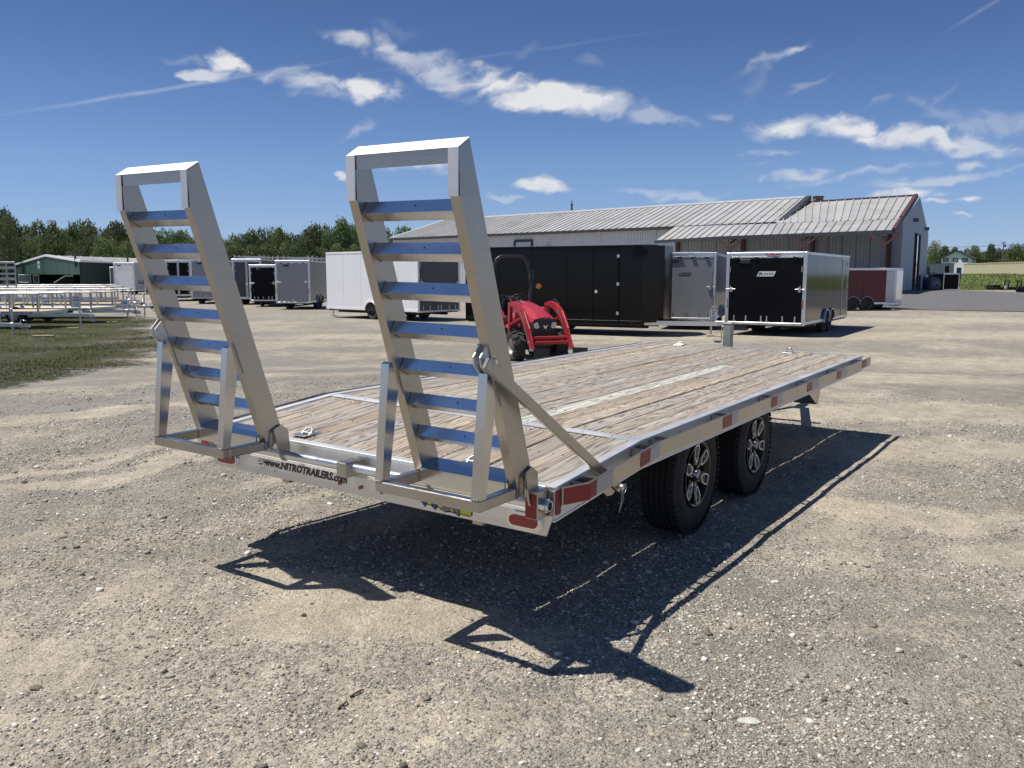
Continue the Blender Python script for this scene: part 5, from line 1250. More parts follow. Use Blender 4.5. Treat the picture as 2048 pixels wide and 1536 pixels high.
m = MB(); m.bb(w_/2-1.35, w_/2-.75, -.06, -.01, 0, h_-.3); m.build('door', DARKIN, t)
m = MB(); m.bb(-w_/2+.9, -w_/2+1.2, -.04, -.01, .3, h_-.3); m.build('door', P_CHAR, t)
# round tank
Y = 101; c = atY(1867, 569, Y); k = Y/FPX
t = thing('round_tank', 'round grey tank standing end on beside the open doorway of the warehouse', 'tank', (c.x, Y, 0), 0)
m = MB(); m.lathe([(-.8, 0), (-.75, 8*k), (-.6, 13.6*k), (-.5, 14*k), (2.4, 14*k), (2.5, 13*k), (2.6, 0)], 1, 32, (0, 0, c.z+.05)); m.build('shell', mat('blue_grey_tank', (.13, .15, .18), .4, .3, .08, 2), t)
m = MB(); m.cyl((0, .5, c.z+14*k), (0, .5, c.z+20*k), .3, 12); m.tube([(-.3, .4, c.z+14*k), (-.3, .4, c.z+23*k), (.4, .4, c.z+23*k), (.4, .4, c.z+14*k)], .05, 6); m.build('hatch', STEEL, t)
m = MB(); m.bb(-.8, .8, -.5, 2.2, 0, .35); m.cyl((.1, -.85, c.z-.1), (.1, -1.0, c.z-.1), .12, 8); m.build('cradle', UNDER, t)
m = MB(); m.cyl((-.75, -.3, .05), (-.75, -.3, atY(1858, 535, Y).z), .07, 8); m.build('vent_pipe', STEEL, t)
cargo('black trailer with bright roof edge beside the round tank at the far right', atY(1902, 570, 100).x, 100, -.12, 1.75, 3.8, 1.85, .25, P_BLACK, P_BLACK_S, detail=0, axles=1, tongue=False)
cargo('pale trailer half hidden between the round tank and the warehouse', atY(1851, 570, 106).x, 106, 0, 1.2, 3.5, 1.6, .3, P_SILVER, P_SILVER, detail=0, axles=1, tongue=False)
m = MB(); a = atY(1918, 546, 118); t = thing('dark_sign_panel', 'small dark upright panel in front of the white house corner', 'panel', (a.x, 118, 1.2), 0); m.cbb(-.32, .32, 0, .12, .3, 1.75, .02); m.build('board', P_CHAR, t); m = MB(); m.bb(-.26, -.2, 0, .08, -1.2, .3); m.bb(.2, .26, 0, .08, -1.2, .3); m.build('legs', STEEL, t)
# cream container
a, b = site(1925.5, 551, 1.9), None
Ya, Yb = 190, 150
A0 = atY(1925, 551.5, Ya); B0 = atY(2110, 549, Yb); A1z = atY(1925, 527.5, Ya).z; B1z = atY(2110, 519.5, Yb).z
CREAM = mat('cream_container_steel', (.56, .50, .33), .5, 0, .05, 1.5, dirt=((.40, .33, .20), 1.2, .35))
t = thing('shipping_container', 'long cream ribbed shipping container on the grass bank', 'container', (A0.x, A0.y, 1.7), math.atan2(B0.y-A0.y, B0.x-A0.x))
Ln = math.hypot(B0.x-A0.x, B0.y-A0.y); H_ = A1z-A0.z
m = MB(); m.bb(0, Ln, .12, 2.6, 0, H_+.15); m.build('body', CREAM, t)
nr = 46
for i in range(nr):
    m = MB(); x0 = .1+(Ln-.2)*i/nr; w2 = (Ln-.2)/nr; m.prism([(x0, .119), (x0+w2*.2, .0), (x0+w2*.6, .0), (x0+w2*.8, .119)], 2, .15, H_-.0); m.build('wall_corrugation', CREAM, t)
for z0, z1 in ((0, .15), (H_, H_+.15)): m = MB(); m.bb(0, Ln, -.03, .12, z0, z1); m.build('rail', CREAM, t)
# white house
Y = 265; k = Y/FPX; a = atY(1895, 560, Y); 
cn = atY(1941, 560, Y)
t = thing('white_house', 'white two storey house with a dark roof behind the cream container', 'house', (cn.x, Y, 1.0), -.62)
z = lambda py: atY(1941, py, Y).z-1.0
wf, dp = (1941-1896)*k/math.cos(.62), (1975-1941)*k/math.sin(.62)
HW = mat('white_house_siding', (.88, .84, .88), .6, 0, .03, 1); SH = mat('dark_shingle_roof', (.035, .035, .04), .8, 0, .1, 2); HW_SHADE = mat('shaded_white_siding', (.42, .45, .50), .6)  # side and rear siding: white with its shade put into the colour
m = MB(); m.prism([(-wf, 0), (0, 0), (0, z(515)), (-wf*.5, z(502)), (-wf, z(515))], 1, 0, .3); m.build('front_wall', HW, t)
m = MB(); m.bb(-.3, .0, .301, dp, 0, z(515)); m.build('side_wall', HW_SHADE, t)
m = MB(); m.bb(-wf, -.301, .301, dp, 0, z(516)); m.build('rear_walls', HW_SHADE, t)
for sx in (0, 1):
    m = MB(); x0, x1 = (-wf-.5, -wf*.5) if sx == 0 else (.5, -wf*.5)
    slab(m, (x0, -.6, z(516.5)), (x1, -.6, z(500)), (x1, dp+.6, z(500)), (x0, dp+.6, z(516.5)), .3); m.build('roof', SH, t)
for i in range(3):
    xx = -wf*(.84-.31*i); m = MB(); m.bb(xx-.75, xx+.75, -.09, -.01, z(523), z(515.8)); f = m.build('window', SH, t); m = MB(); m.bb(xx-.5, xx+.5, -.12, -.091, z(521.8), z(516.8)); m.build('pane', mat('window_glass', (.25, .28, .30), .1, 0, .02), f)
m = MB(); m.bb(.01, .08, 3.2, 4.2, z(521), z(515.8)); m.build('window', SH, t)
# utility pole and wires
Y = 235; a = atY(2001, 545, Y); t = thing('utility_pole', 'wooden utility pole with a cross arm and wires at the right edge', 'pole', (a.x, Y, 1.5), 0)
zt = atY(2003.5, 483, Y).z-1.5; m = MB(); m.cyl((0, 0, -1), (.35, 0, zt), .17, 10, .12); m.build('post', mat('weathered_pole', (.22, .19, .16), .9), t)
m = MB(); m.bb(-.45, .95, -.08, .08, zt-.45, zt-.28); m.build('cross_arm', mat('weathered_pole', (.22, .19, .16), .9), t)
m = MB(); m.cyl((.75, 0, zt-1.5), (.75, 0, zt-.8), .22, 10); m.build('transformer', STEEL, t)
m = MB()
for s, dz_ in ((-1, 0), (1, 0), (1, -1.3)):
    pts = []
    for i in range(13):
        u_ = i/12; xx = (-36*u_ if s < 0 else 30*u_); pts.append((xx+.2, 0, zt-.9+dz_*.4-(.9 if s < 0 else .2)*4*u_*(1-u_)*.6+(-.3*u_ if s < 0 else .2*u_)))
    m.tube(pts, .045, 5)
m.build('wire', STEEL, t)
# low black flatbed with two ladder ramps
Y = 92; a = atY(2020, 586, Y); k = Y/FPX
t = thing('black_flatbed_trailer', 'low black flatbed trailer with two upright ladder ramps at the far right', 'trailer', (a.x, Y, 0.02), .06)
m = MB(); m.bb(-30*k, 42*k, -.1, 1.8, .35, .62); m.bb(-32*k, -18*k, .2, 1.5, .5, .85); m.build('deck', UNDER, t)
for x in (18*k, 26*k): small_wheel(t, x, -.05, .36, .22).rotation_euler = (0, 0, math.pi/2)
m = MB(); m.cbox((-12*k, -.2, .6), (.25, .1, .3), .02); m.build('white_tag', P_WHITE, t)
for x in (-9*k, 17*k):
    m = MB(); w2 = 4.2*k; zt = 1.9-.02+(551-560)*k-0
    for s in (-1, 1): m.bar((x+s*w2, 0, .5), (x+s*w2+.1, 0, zt), .06, .08)
    lr = m.build('ramp', UNDER, t)
    for i in range(6): zz = .55+(zt-.6)*i/5; m = MB(); m.bb(x-w2, x+w2+.1, -.03, .03, zz, zz+.06); m.build('rung', UNDER, lr)

# ------------------------------------------------------------------ trees
LEAFC = [((.075, .105, .035), (.18, .235, .085)), ((.085, .115, .04), (.20, .25, .09)), ((.062, .095, .036), (.15, .205, .075))]  # greens lifted and slightly greyed, distance haze put into the leaf colour
def leaf_mat(i):
    m = bpy.data.materials.new('foliage_'+'abc'[i]); m.use_nodes = True; N = m.node_tree.nodes; L = m.node_tree.links; b = N['Principled BSDF']; b.inputs['Roughness'].default_value = .6
    a = N.new('ShaderNodeAttribute'); a.attribute_name = 'tone'; oi = N.new('ShaderNodeObjectInfo')
    cr = N.new('ShaderNodeMix'); cr.data_type = 'RGBA'; L.new(a.outputs['Fac'], cr.inputs['Factor']); cr.inputs[6].default_value = (*LEAFC[i][0], 1); cr.inputs[7].default_value = (*LEAFC[i][1], 1)
    hs = N.new('ShaderNodeHueSaturation'); mr = N.new('ShaderNodeMapRange'); mr.inputs[3].default_value = .75; mr.inputs[4].default_value = 1.3; L.new(oi.outputs['Random'], mr.inputs[0]); L.new(mr.outputs[0], hs.inputs['Value'])
    mr2 = N.new('ShaderNodeMapRange'); mr2.inputs[3].default_value = .485; mr2.inputs[4].default_value = .515; L.new(oi.outputs['Random'], mr2.inputs[0]); L.new(mr2.outputs[0], hs.inputs['Hue'])
    L.new(cr.outputs[2], hs.inputs['Color']); L.new(hs.outputs[0], b.inputs['Base Color'])
    tr = N.new('ShaderNodeBsdfTranslucent'); L.new(hs.outputs[0], tr.inputs['Color']); ms = N.new('ShaderNodeMixShader'); ms.inputs[0].default_value = .38
    L.new(b.outputs[0], ms.inputs[1]); L.new(tr.outputs[0], ms.inputs[2]); L.new(ms.outputs[0], N['Material Output'].inputs[0]); return m
LEAF = [leaf_mat(i) for i in range(3)]
BARK = mat('tree_bark', (.10, .085, .07), .9, 0, .2, 5)
def crown_mesh(seed, n=9500, leaf=.030, loose=1.):
    """unit crown (radius about 1, height about 1.15) : leaf faces on many overlapping boughs, with gaps"""
    g = np.random.default_rng(seed); lobes = []
    for i in range(26):
        a = g.random()*2*math.pi; h = g.random()**.8; rr = .74*math.sqrt(max(.02, 1-((h-.42)/.60)**2))*g.random()**.45
        lobes.append((rr*math.cos(a), rr*math.sin(a), .12+h*.86, .20+.17*g.random()))
    lobes = np.array(lobes); w = lobes[:, 3]**2; idx = g.choice(len(lobes), n, p=w/w.sum()); d = g.normal(size=(n, 3)); d /= np.linalg.norm(d, axis=1)[:, None]
    r = lobes[idx, 3]*(.55+.5*g.random(n)**.6*loose); c = lobes[idx, :3]+d*r[:, None]*np.array([1, 1, .85])
    out = g.random(n) < .05*loose; c[out] += d[out]*.06
    nrm = d+.9*g.normal(size=(n, 3)); nrm /= np.linalg.norm(nrm, axis=1)[:, None]
    t1 = np.cross(nrm, g.normal(size=(n, 3))); t1 /= np.linalg.norm(t1, axis=1)[:, None]; t2 = np.cross(nrm, t1); s = leaf*(.6+.9*g.random(n))[:, None]
    co = np.stack([c-t1*s, c+t2*s*.7, c+t1*s, c-t2*s*.7], 1).reshape(-1, 3).astype(np.float32)
    me = bpy.data.meshes.new('crown'); me.vertices.add(4*n); me.vertices.foreach_set('co', co.ravel()); me.loops.add(4*n); me.loops.foreach_set('vertex_index', np.arange(4*n, dtype=np.int32))
    me.polygons.add(n); me.polygons.foreach_set('loop_start', np.arange(0, 4*n, 4, dtype=np.int32)); me.update()
    lt = g.random(len(lobes))
    tn = np.clip(.25*lt[idx]+.65*g.random(n)+.1, 0, 1); a2 = me.color_attributes.new('tone', 'FLOAT_COLOR', 'POINT')
    a2.data.foreach_set('color', np.stack([tn, tn, tn, np.ones(n)], -1).repeat(4, 0).astype(np.float32).ravel()); return me
def trunk_mesh(seed):
    g = random.Random(seed); m = MB(); m.tube([(0, 0, -.1), (.01, .0, .3), (-.01, .02, .7), (.02, 0, .95)], [.045, .036, .022, .008], 7)
    for i in range(7):
        a = g.uniform(0, 6.28); h = g.uniform(.28, .7); r = g.uniform(.3, .6); m.tube([(0, 0, h), (math.cos(a)*r*.5, math.sin(a)*r*.5, h+.12), (math.cos(a)*r, math.sin(a)*r, h+.28)], [.018, .011, .004], 5)
    me = bpy.data.meshes.new('trunk'); me.from_pydata(m.v, [], m.f); me.materials.append(BARK); return me
CR = []
for v in range(5):
    for q in range(1): me = crown_mesh(20+v); me.materials.append(LEAF[v % 3]); CR.append(me)
loose_cr = crown_mesh(77, 3000, .030, 1.5); loose_cr.materials.append(LEAF[1])
TRK = [trunk_mesh(i) for i in range(3)]
def tree(name, label, group, px, ptop, Y, wpx, v=None, base=None, crown=None, skirt=.0):
    g = random.Random(int(px*7+ptop)); a = atY(px, ptop, Y); zg = float(hgt(a.x, Y, False)) if base is None else base; H = a.z-zg
    t = thing(name, label, 'tree', (a.x, Y, zg), g.uniform(0, 6.28), group)
    tm = link('trunk', TRK[g.randrange(3)], t); tm.scale = (H*.7, H*.7, H*.9)
    c = link('crown', crown or CR[g.randrange(len(CR)) if v is None else v], t); r = wpx/2*Y/FPX
    lo = skirt*H; c.location = (0, 0, lo); c.scale = (r, r*g.uniform(.8, 1.1), (H-lo)/1.10); return t
gl_ = 'trees of the wood behind the trailers'
prof = [(-60, 428, 90), (-15, 441, 80), (8, 431, 52), (40, 457, 62), (62, 463, 46), (88, 447, 62), (118, 462, 44), (143, 457, 40), (175, 447, 62), (205, 462, 44), (238, 455, 70), (268, 470, 46), (296, 463, 50), (330, 468, 46), (352, 474, 34), (372, 465, 44), (408, 478, 50), (440, 480, 44), (470, 473, 44), (490, 476, 40),
        (516, 462, 46), (540, 466, 44), (562, 461, 48), (588, 472, 40), (612, 467, 50), (645, 455, 62), (680, 450, 62), (702, 454, 46), (730, 456, 60), (765, 460, 54), (800, 458, 52), (822, 463, 40), (846, 470, 40)]
for i, (px, py, w_) in enumerate(prof):
    lab = 'green broadleaf tree in the front of the wood beyond the shed and trailers' if px < 400 else 'dense green tree in the wood line above the row of enclosed trailers'
    tree('broadleaf_tree', lab, 'wood behind the shed' if px < 400 else 'wood above the trailer row', px, py, 188+((i*37) % 30), w_*1.45, skirt=.08)
for i in range(30):
    px = -70+i*32+((i*53) % 17); ptop = 484+((i*29) % 16)+(-8 if px < 250 else 0)
    if px > 850: continue
    tree('young_tree', 'lower rounded tree filling the edge of the wood', 'lower trees at the edge of the wood', px, ptop, 178+((i*13) % 9), 74, skirt=.0)
tree('sapling', 'tall sparse tree at the left edge of the picture', None, 12, 432, 170, 44, crown=loose_cr, skirt=.25)
for i, (px, py, w_) in enumerate([(1872, 484, 44), (1893, 497, 34), (1912, 499, 30)]):
    tree('tree', ['pale green open crowned tree just right of the warehouse gable', 'small pale tree left of the white house', 'low pale tree directly behind the white house gable'][i], None, px, py, 285, w_*1.3, crown=loose_cr if i == 0 else None, skirt=.1)
for i, (px, py, w_) in enumerate([(1858, 515, 40), (1880, 520, 44), (1946, 495, 40), (1972, 508, 30), (1985, 494, 32), (2012, 503, 40), (2034, 491, 34), (2055, 494, 36), (2080, 488, 50), (1955, 507, 40), (2025, 512, 50), (1995, 514, 50), (2060, 512, 50), (2100, 505, 60)]):
    tree('bank_tree', 'green tree in the line behind the container and the utility pole', 'trees behind the container', px, py, 300+((i*17) % 30), w_*1.35, skirt=.0)

# ------------------------------------------------------------------ red compact tractor with a loader frame
TR_RED = paint('tractor_red', (.42, .03, .042), .33, .05, .4); TR_BLK = mat('tractor_black_plastic', (.015, .015, .016), .45); TR_GREY = mat('tractor_frame_steel', (.05, .05, .052), .5, .5)
LOADER_RED = mat('loader_red', (.33, .018, .026), .42, 0, .08, 6, dirt=((.25, .10, .08), 6, .35))
trc = thing('tractor', 'red compact tractor with loader arms and a black roll bar parked behind the deck', 'tractor', (.55, 18.8, 0.01), math.atan2(-.33, -.944))
def loft(m, secs):
    """secs : rings of equal point counts"""
    n = len(secs[0]); vs = [p for s_ in secs for p in s_]; fs = []
    for i in range(len(secs)-1):
        for k in range(n): fs.append((i*n+k, i*n+(k+1) % n, (i+1)*n+(k+1) % n, (i+1)*n+k))
    fs += [tuple(range(n-1, -1, -1)), tuple((len(secs)-1)*n+k for k in range(n))]
    m.add(vs, fs); return m
def hood_ring(y, w, zb, zt, crown, sh):
    return [(-w, y, zb), (-w, y, zt-sh), (-w*.86, y, zt-sh*.25), (-w*.45, y, zt+crown*.7), (0, y, zt+crown), (w*.45, y, zt+crown*.7), (w*.86, y, zt-sh*.25), (w, y, zt-sh), (w, y, zb)]
m = MB(); loft(m, [hood_ring(-1.05, .30, .80, 1.25, .05, .12), hood_ring(-.60, .31, .78, 1.22, .05, .13), hood_ring(-.10, .31, .76, 1.13, .05, .14), hood_ring(.25, .29, .80, 1.02, .045, .12), hood_ring(.44, .26, .86, .95, .03, .06)]); hood = m.build('hood', TR_RED, trc)
m = MB(); m.bar((-.15, -1.0, 1.305), (-.13, .40, 1.0), .012, .012); m.bar((.15, -1.0, 1.305), (.13, .40, 1.0), .012, .012); m.build('hood_crease', LOADER_RED, hood, kind='stuff')
m = MB(); loft(m, [[(-.31, -.05, .50), (-.31, -.05, .80), (.31, -.05, .80), (.31, -.05, .50)], [(-.29, .30, .46), (-.29, .30, .86), (.29, .30, .86), (.29, .30, .46)], [(-.25, .46, .50), (-.25, .47, .90), (.25, .47, .90), (.25, .46, .50)]]); gr_ = m.build('grille', TR_BLK, trc)
m = MB(); m.prism([(-.26, .90), (-.18, .885), (-.10, .70), (0, .66), (.10, .70), (.18, .885), (.26, .90), (.26, .94), (-.26, .94)], 1, .468, .50); m.build('grille_mask', TR_BLK, gr_)
for s in (-1, 1):
    m = MB(); m.cyl((s*.19, .455, .815), (s*.19, .492, .81), .065, 18); hl = m.build('headlight', CHROME, gr_)
    m = MB(); m.cyl((s*.19, .493, .81), (s*.19, .500, .81), .056, 18); m.build('lens', mat('lamp_glass', (.55, .58, .60), .08, .2), gr_)
m = MB(); m.prism([(-.05, .812), (-.008, .735), (.008, .735), (.05, .812), (.028, .812), (.014, .785), (-.014, .785), (-.028, .812)], 1, .502, .508); m.build('badge', CHROME, gr_)
m = MB()
for i in range(5): m.bb(-.22, .22, .462, .475, .50+i*.035, .512+i*.035)
m.build('grille_bar', TR_GREY, gr_)
m = MB(); m.bb(-.20, .20, -1.7, .40, .36, .56); m.bb(-.26, .26, -.95, -.1, .56, .80); m.cyl((0, -1.6, .48), (0, -1.2, .48), .22, 14); m.build('chassis', TR_GREY, trc)
m = MB(); m.bb(-.48, .48, -.06, .06, .27, .40); m.cyl((-.5, 0, .33), (.5, 0, .33), .05, 10); m.build('front_axle', TR_GREY, trc)
m = MB(); m.bb(-.55, .55, -1.60, -1.42, .44, .62); m.build('rear_axle', TR_GREY, trc)
def lug_tyre(x, y, r, w, nl, rimc):
    m = MB(); h = w/2; m.lathe([(-h*.8, r*.50), (-h, r*.62), (-h*1.02, r*.82), (-h*.82, r*.93), (h*.82, r*.93), (h*1.02, r*.82), (h, r*.62), (h*.8, r*.50)], 0, 36, closed=True, smooth=False)
    for i in range(nl):
        for s in (-1, 1):
            M_ = Matrix.Rotation(2*math.pi*(i+(.5 if s > 0 else 0))/nl, 3, 'X')
            M2 = M_ @ Matrix.Rotation(s*.5, 3, 'Z'); m.box(M_ @ Vector((s*h*.48, 0, r*.955)), (h*1.05, .055*r/.33, r*.10), M2)
            m.box(M_ @ Vector((s*h*1.0, .02, r*.84)), (.02, .05*r/.33, r*.2), M_)
    t_ = m.build('wheel', RUBBER_DUSTY, trc, loc=(x, y, r))
    m = MB(); s = 1 if x > 0 else -1; m.lathe([(s*h*.3, 0), (s*h*.3, r*.18), (s*h*.15, r*.24), (s*h*.15, r*.44), (s*h*.8, r*.50), (s*h*.85, r*.53)], 0, 24); m.build('rim', rimc, t_)
    return t_
RIMC = mat('pale_tractor_rim', (.45, .42, .38), .5, .3)
for s in (-1, 1): lug_tyre(s*.50, 0, .335, .27, 12, RIMC); lug_tyre(s*.60, -1.52, .52, .36, 16, RIMC)
for s in (-1, 1):
    m = MB(); pts = [(-1.52+math.cos(math.pi*(i/10))*.62, .52+math.sin(math.pi*(i/10))*.60) for i in range(1, 10)]
    for a, b in zip(pts, pts[1:]): v = Vector((0, b[0]-a[0], b[1]-a[1])); m.bar((s*.56, a[0], a[1]), (s*.56, b[0], b[1]), .36, .025, up=(0, -v.z, v.y))
    m.build('fender', TR_RED, trc)
    m = MB(); m.cbb(s*.56-.10, s*.56+.10, -1.05, -.98, .92, 1.05, .01); m.build('fender_lamp', mat('orange_lens', (.65, .20, .02), .3), trc)
m = MB(); m.cbb(-.24, .24, -1.62, -1.18, .82, .94, .03); m.cbb(-.24, .24, -1.72, -1.60, .92, 1.38, .04); m.build('seat', TR_BLK, trc)
m = MB(); m.bb(-.42, .42, -1.45, -.95, .55, .60); m.build('floor_plate', TR_GREY, trc)
m = MB(); m.cbb(-.27, .27, -1.20, -1.05, .60, 1.22, .02); m.build('dashboard', TR_BLK, trc)
m = MB(); n = 24; ce = Vector((0, -1.22, 1.36)); ax = Vector((0, .45, -.9)).normalized(); e1 = Vector((1, 0, 0)); e2 = ax.cross(e1)
m.tube([ce+e1*math.cos(2*math.pi*i/n)*.19+e2*math.sin(2*math.pi*i/n)*.19 for i in range(n+1)], .014, 6); m.cyl(ce, (0, -1.12, 1.15), .025, 8)
for i in range(3): m.tube([ce, ce+e1*math.cos(2.1*i+.5)*.19+e2*math.sin(2.1*i+.5)*.19], .01, 5)
m.build('steering_wheel', TR_BLK, trc)
# roll bar, folded joint half way up
m = MB(); pts = []
zt = 2.32; y0 = -1.62
path = [(.47, .60), (.47, 1.25), (.455, 1.45), (.50, 1.62), (.50, 1.90), (.46, 1.96), (.42, 2.12), (.36, 2.26), (.26, 2.32), (0, 2.325)]
full = [(x, y0-(z-.6)*.06, z) for x, z in path]+[(-x, y0-(z-.6)*.06, z) for x, z in reversed(path[:-1])]
m.tube(full, .036, 10); rb = m.build('roll_bar', mat('roll_bar_paint', (.03, .03, .032), .35), trc)
for s in (-1, 1):
    m = MB(); m.cbb(s*.50-.05, s*.50+.05, -1.76, -1.64, 1.78, 2.0, .01); m.cyl((s*.56, -1.70, 1.72), (s*.44, -1.70, 1.72), .02, 8); m.cyl((s*.56, -1.70, 1.55), (s*.56, -1.70, 2.02), .016, 8); m.build('hinge_bracket', TR_BLK, rb)
m = MB(); m.tube([(-.5, -1.68, 1.60), (-.64, -1.66, 1.62)], .012, 6); m.build('lamp_stalk', TR_BLK, rb)
m = MB(); m.cyl((-.66, -1.60, 1.62), (-.66, -1.66, 1.62), .062, 18); m.build('hazard_lamp', mat('amber_lens', (.75, .28, .02), .3), rb)
# loader
for s in (-1, 1):
    x = s*.44
    m = MB(); m.bar((x, -.55, .50), (x, -.52, 1.24), .07, .14, up=(0, 1, 0)); m.cyl((s*.2, -.5, .60), (x, -.5, .60), .05, 10); m.build('loader_post', LOADER_RED, trc)
    # curved boom : flat sided, wider at the knee
    cl_ = [(-.56, 1.22, .07), (-.30, 1.25, .09), (-.02, 1.20, .11), (.25, 1.08, .13), (.45, .92, .135), (.62, .70, .11), (.78, .47, .085), (.90, .33, .06)]
    left, right = [], []
    for i, (y, z, w_) in enumerate(cl_):
        a = cl_[max(i-1, 0)]; b = cl_[min(i+1, len(cl_)-1)]; d = Vector((b[0]-a[0], b[1]-a[1])).normalized(); nn = Vector((-d.y, d.x)); left.append((y+nn.x*w_*.6, z+nn.y*w_*.6)); right.append((y-nn.x*w_*.6, z-nn.y*w_*.6))
    m = MB()
    for i in range(len(cl_)-1): m.prism([left[i], left[i+1], right[i+1], right[i]], 0, x-.045, x+.045)
    bm_ = m.build('loader_boom', LOADER_RED, trc)
    m = MB(); m.cyl((x, -.50, .78), (x, .28, .98), .032, 10); m.cyl((x, .28, .98), (x, .42, 1.0), .018, 8); m.build('lift_cylinder', LOADER_RED, trc)
    m = MB(); m.cyl((x+s*.0, .40, 1.10), (x, .74, .74), .028, 10); m.cyl((x, .74, .74), (x, .90, .50), .015, 8); m.build('tilt_cylinder', LOADER_RED, trc)
    m = MB(); m.cyl((s*.26, .05, .80), (x, .05, .80), .045, 12); m.build('side_tube', LOADER_RED, trc)
    m = MB(); m.tube([(x-.05, -.50, 1.20), (x-.04, -.2, 1.36), (x-.05, .1, 1.25)], .012, 6); m.tube([(x+.055, .2, 1.15), (x+.07, .5, .95), (x+.05, .72, .62)], .010, 6); m.build('hydraulic_hose', TR_BLK, trc, kind='stuff')
    m = MB(); a_, b_2 = (x-.36, x-.02); m.prism([(a_, .02), (b_2, .0), (b_2, .36), (a_, .34)], 1, .92, .945); m.build('attachment_plate', TR_BLK, trc)
    m = MB(); m.cyl((x-.06, .90, .33), (x+.06, .90, .33), .03, 10); m.cyl((x-.06, .78, .47), (x+.06, .78, .47), .026, 10); m.build('pin', GALV, trc, kind='stuff')
for z, y in ((.56, .72), (.46, .79)): m = MB(); m.cyl((-.44, y, z), (.44, y, z), .038, 12); m.build('cross_tube', LOADER_RED, trc)
m = MB(); m.tube([(.30, -.95, 1.22), (.34, -1.0, 1.38), (.42, -1.02, 1.44), (.50, -1.0, 1.40)], .014, 6); m.cyl((.22, -1.0, 1.22), (.30, -.80, 1.40), .022, 8); m.tube([(.34, -.62, 1.2), (.40, -.75, 1.42), (.46, -.95, 1.30), (.46, -1.1, .9)], .012, 6); m.build('control_lever', TR_BLK, trc)

# ------------------------------------------------------------------ open aluminium utility trailers on the verge
PLANK_NEW = mat('new_pine_plank', (.62, .47, .26), .7, 0, .10, 3, rnd=.10, sc=(8, 1, 8))
def utility(label, x, y, yaw, L, W, zd, zr, posts, sheet=None, text_=None, jackh=1.05, detail=True, planks=True):
    """open trailer : local +y points to the hitch, origin under the middle of the front edge of the deck"""
    t = thing('utility_trailer', label, 'trailer', (x, y, 0), yaw)
    w = W/2
    for s in (-1, 1):
        m = MB(); m.cbb(s*w-.035, s*w+.035, -L, 0, zd-.12, zd, .004); m.build('side_beam', ALU_UP, t)
        m = MB(); m.cbb(s*w-.03, s*w+.03, -L, 0, zr-.05, zr, .006); m.build('top_rail', ALU_UP, t)
        for i in range(posts):
            yy = -L*i/(posts-1)-(.03 if i == 0 else -.03 if i == posts-1 else 0); m = MB(); m.cbb(s*w-.028, s*w+.028, yy-.028, yy+.028, zd, zr-.05, .004); m.build('post', ALU_DULL, t)
    for yy in (0, -L):
        m = MB(); m.cbb(-w, w, yy-.035, yy+.035, zd-.12, zd, .004); m.build('end_beam', ALU_UP, t)
    m = MB(); m.cbb(-w, w, -.03, .03, zr-.05, zr, .006); m.build('front_rail', ALU_UP, t)
    if planks:
        n = max(6, int(W/.19))
        for i in range(n):
            a = -w+.04+(W-.08)*i/n; m = MB(); m.bb(a+.004, a+(W-.08)/n-.004, -L+.04, -.04, zd-.045, zd-.008); m.build('plank', PLANK_NEW, t)
    for s in (-1, 1):
        m = MB(); m.bar((s*w*.8, -.5, zd-.16), (s*.04, 1.25, zd-.18), .05, .10); m.build('tongue_beam', ALU_UP, t)
        for k in (0, 1): small_wheel(t, s*(w+.16), -L*.55-.42+.84*k, .33, .2, GALV, s)
        m = MB(); q = [(-L*.55-.85, zd-.28), (-L*.55-.72, zd+.10), (-L*.55+.72, zd+.10), (-L*.55+.85, zd-.28)]
        for a, b in zip(q, q[1:]): v = Vector((0, b[0]-a[0], b[1]-a[1])); m.bar((s*(w+.17), a[0], a[1]), (s*(w+.17), b[0], b[1]), .24, .012, up=(0, -v.z, v.y))
        m.build('fender', ALU_TRIM, t)
    m = MB(); m.cbb(-.06, .06, 1.15, 1.38, zd-.26, zd-.13, .01); m.cyl((0, 1.36, zd-.22), (0, 1.50, zd-.21), .055, 12); m.tube([(.03, 1.2, zd-.14), (.06, 1.28, zd-.0), (.02, 1.42, zd-.04)], .018, 8); m.build('coupler', CHROME, t)
    m = MB(); m.tube([(.05, 1.25, zd-.22), (.10, 1.38, zd-.40), (.06, 1.5, zd-.42), (.02, 1.40, zd-.25)], .012, 6); m.tube([(-.05, 1.25, zd-.22), (-.10, 1.38, zd-.42), (-.06, 1.5, zd-.38)], .012, 6); m.build('safety_chain', CHROME, t)
    m = MB(); m.cyl((0, .95, .10), (0, .95, jackh), .033, 12); m.cyl((0, .95, .03), (0, .95, .12), .022, 10); m.cyl((0, .95, .0), (0, .95, .03), .07, 12); m.cbb(-.06, .06, .90, 1.0, zd-.25, zd-.10, .008)
    m.tube([(0, .95, jackh), (0, .80, jackh+.02), (0, .78, jackh+.14)], .012, 6); m.build('jack', GALV, t)
    if sheet: price_sheet(t, (.05, sheet[0], sheet[1]), math.pi/2, sheet[2], sheet[3], sheet[4])
    if text_: text(text_, 'side_lettering', .11, mat('blue_lettering', (.03, .08, .22), .4), t, frame((w+.0365, -.75, zd-.065), (0, 1, 0), (0, 0, 1)), .15, .002, .0005)
    return t
yw = -math.pi/2
NT = 'NITROTRAILERS.COM'
utility('aluminium open trailer nearest the yard on the grass, a white price card on its jack', -16.7, 31.2, yw+.03, 6.0, 2.0, .63, 1.26, 7, sheet=(.88, .93, .30, .42, '4999'), text_=NT)
utility('second aluminium open trailer on the grass with the hitch reaching furthest right', -16.55, 34.8, yw-.02, 6.2, 2.0, .62, 1.24, 9, sheet=(.86, .72, .30, .36, '5200'), text_=NT)
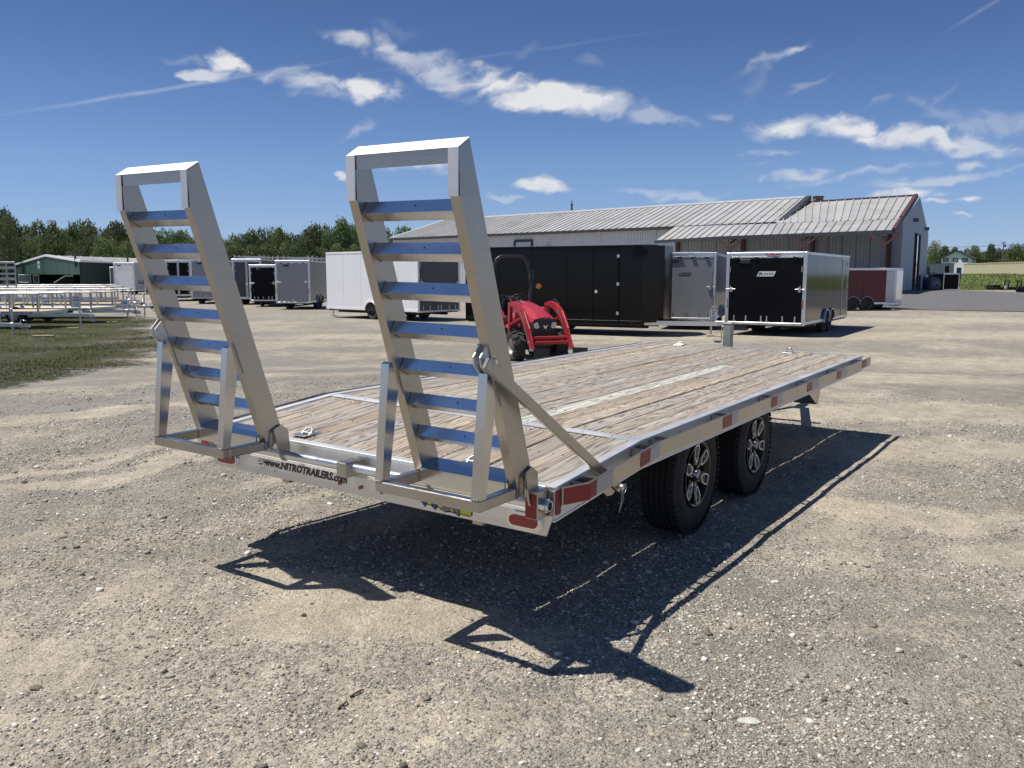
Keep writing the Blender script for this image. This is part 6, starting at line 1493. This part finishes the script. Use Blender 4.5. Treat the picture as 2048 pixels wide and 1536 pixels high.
utility('third aluminium open trailer back, deck of pale new planks', -17.5, 38.6, yw+.02, 6.5, 2.0, .66, 1.30, 8)
utility('aluminium open trailer fourth from the yard, mostly hidden by three others', -19.5, 42.2, yw+.03, 7.0, 2.0, .70, 1.36, 7, planks=False)
utility('farthest aluminium open trailer on the verge in front of the shed row', -21.5, 46.0, yw+.04, 7.0, 2.0, .72, 1.40, 7, planks=False)
utility('low aluminium trailer at the left edge with only its shiny hitch in view', -17.3, 28.0, yw, 4.5, 1.9, .45, .52, 3, planks=False, jackh=.8)
# slatted ramp gate at the left edge
Y = 40; a = atY(-4, 575, Y); b = atY(33, 575, Y); t = thing('ramp_gate_trailer', 'upright slatted aluminium ramp gate standing at the far left edge', 'trailer', ((a.x+b.x)/2, Y, 0), 0)
hwid = (b.x-a.x)/2; z1 = atY(0, 525, Y).z
for i in range(7): zz = .9+(z1-.95)*i/6; m = MB(); m.cbb(-hwid, hwid, -.02, .02, zz, zz+(.13 if i % 2 else .09), .004); m.build('slat', ALU_DULL, t)
for k in range(3): m = MB(); xx = -hwid+.03+k*(hwid-.03); m.bb(xx-.025, xx+.025, .022, .06, .45, z1); m.build('gate_post', ALU_DULL, t)
m = MB(); m.bb(-hwid-4, hwid, .1, 2.1, .45, .56); m.build('deck_frame', ALU_DULL, t)
for s in (-1, 1): small_wheel(t, -hwid-1, 1.1+s*.9, .33, .2, GALV, s).rotation_euler = (0, 0, math.pi/2)
# loose boards on the grass
NEWB = mat('fresh_cut_board', (.55, .47, .28), .7, 0, .1, 6)
for px, py, L_, rz, lb in ((87, 674, .62, .05, 'fresh board lying on the grass nearest the camera'), (223, 645.5, .42, -.05, 'short pale board on the grass by the second price card'), (146, 658.5, .36, .1, 'thin board in the grass below the nearest price card')):
    p = site(px, py, 0); m = MB(); m.cbb(-L_/2, L_/2, -.07, .07, 0, .045, .004); o = m.build('wood_board', NEWB); o.location = (p.x, p.y, float(hgt(p.x, p.y))+.01); o.rotation_euler = (0, 0, rz); tag(o, lb, 'board')
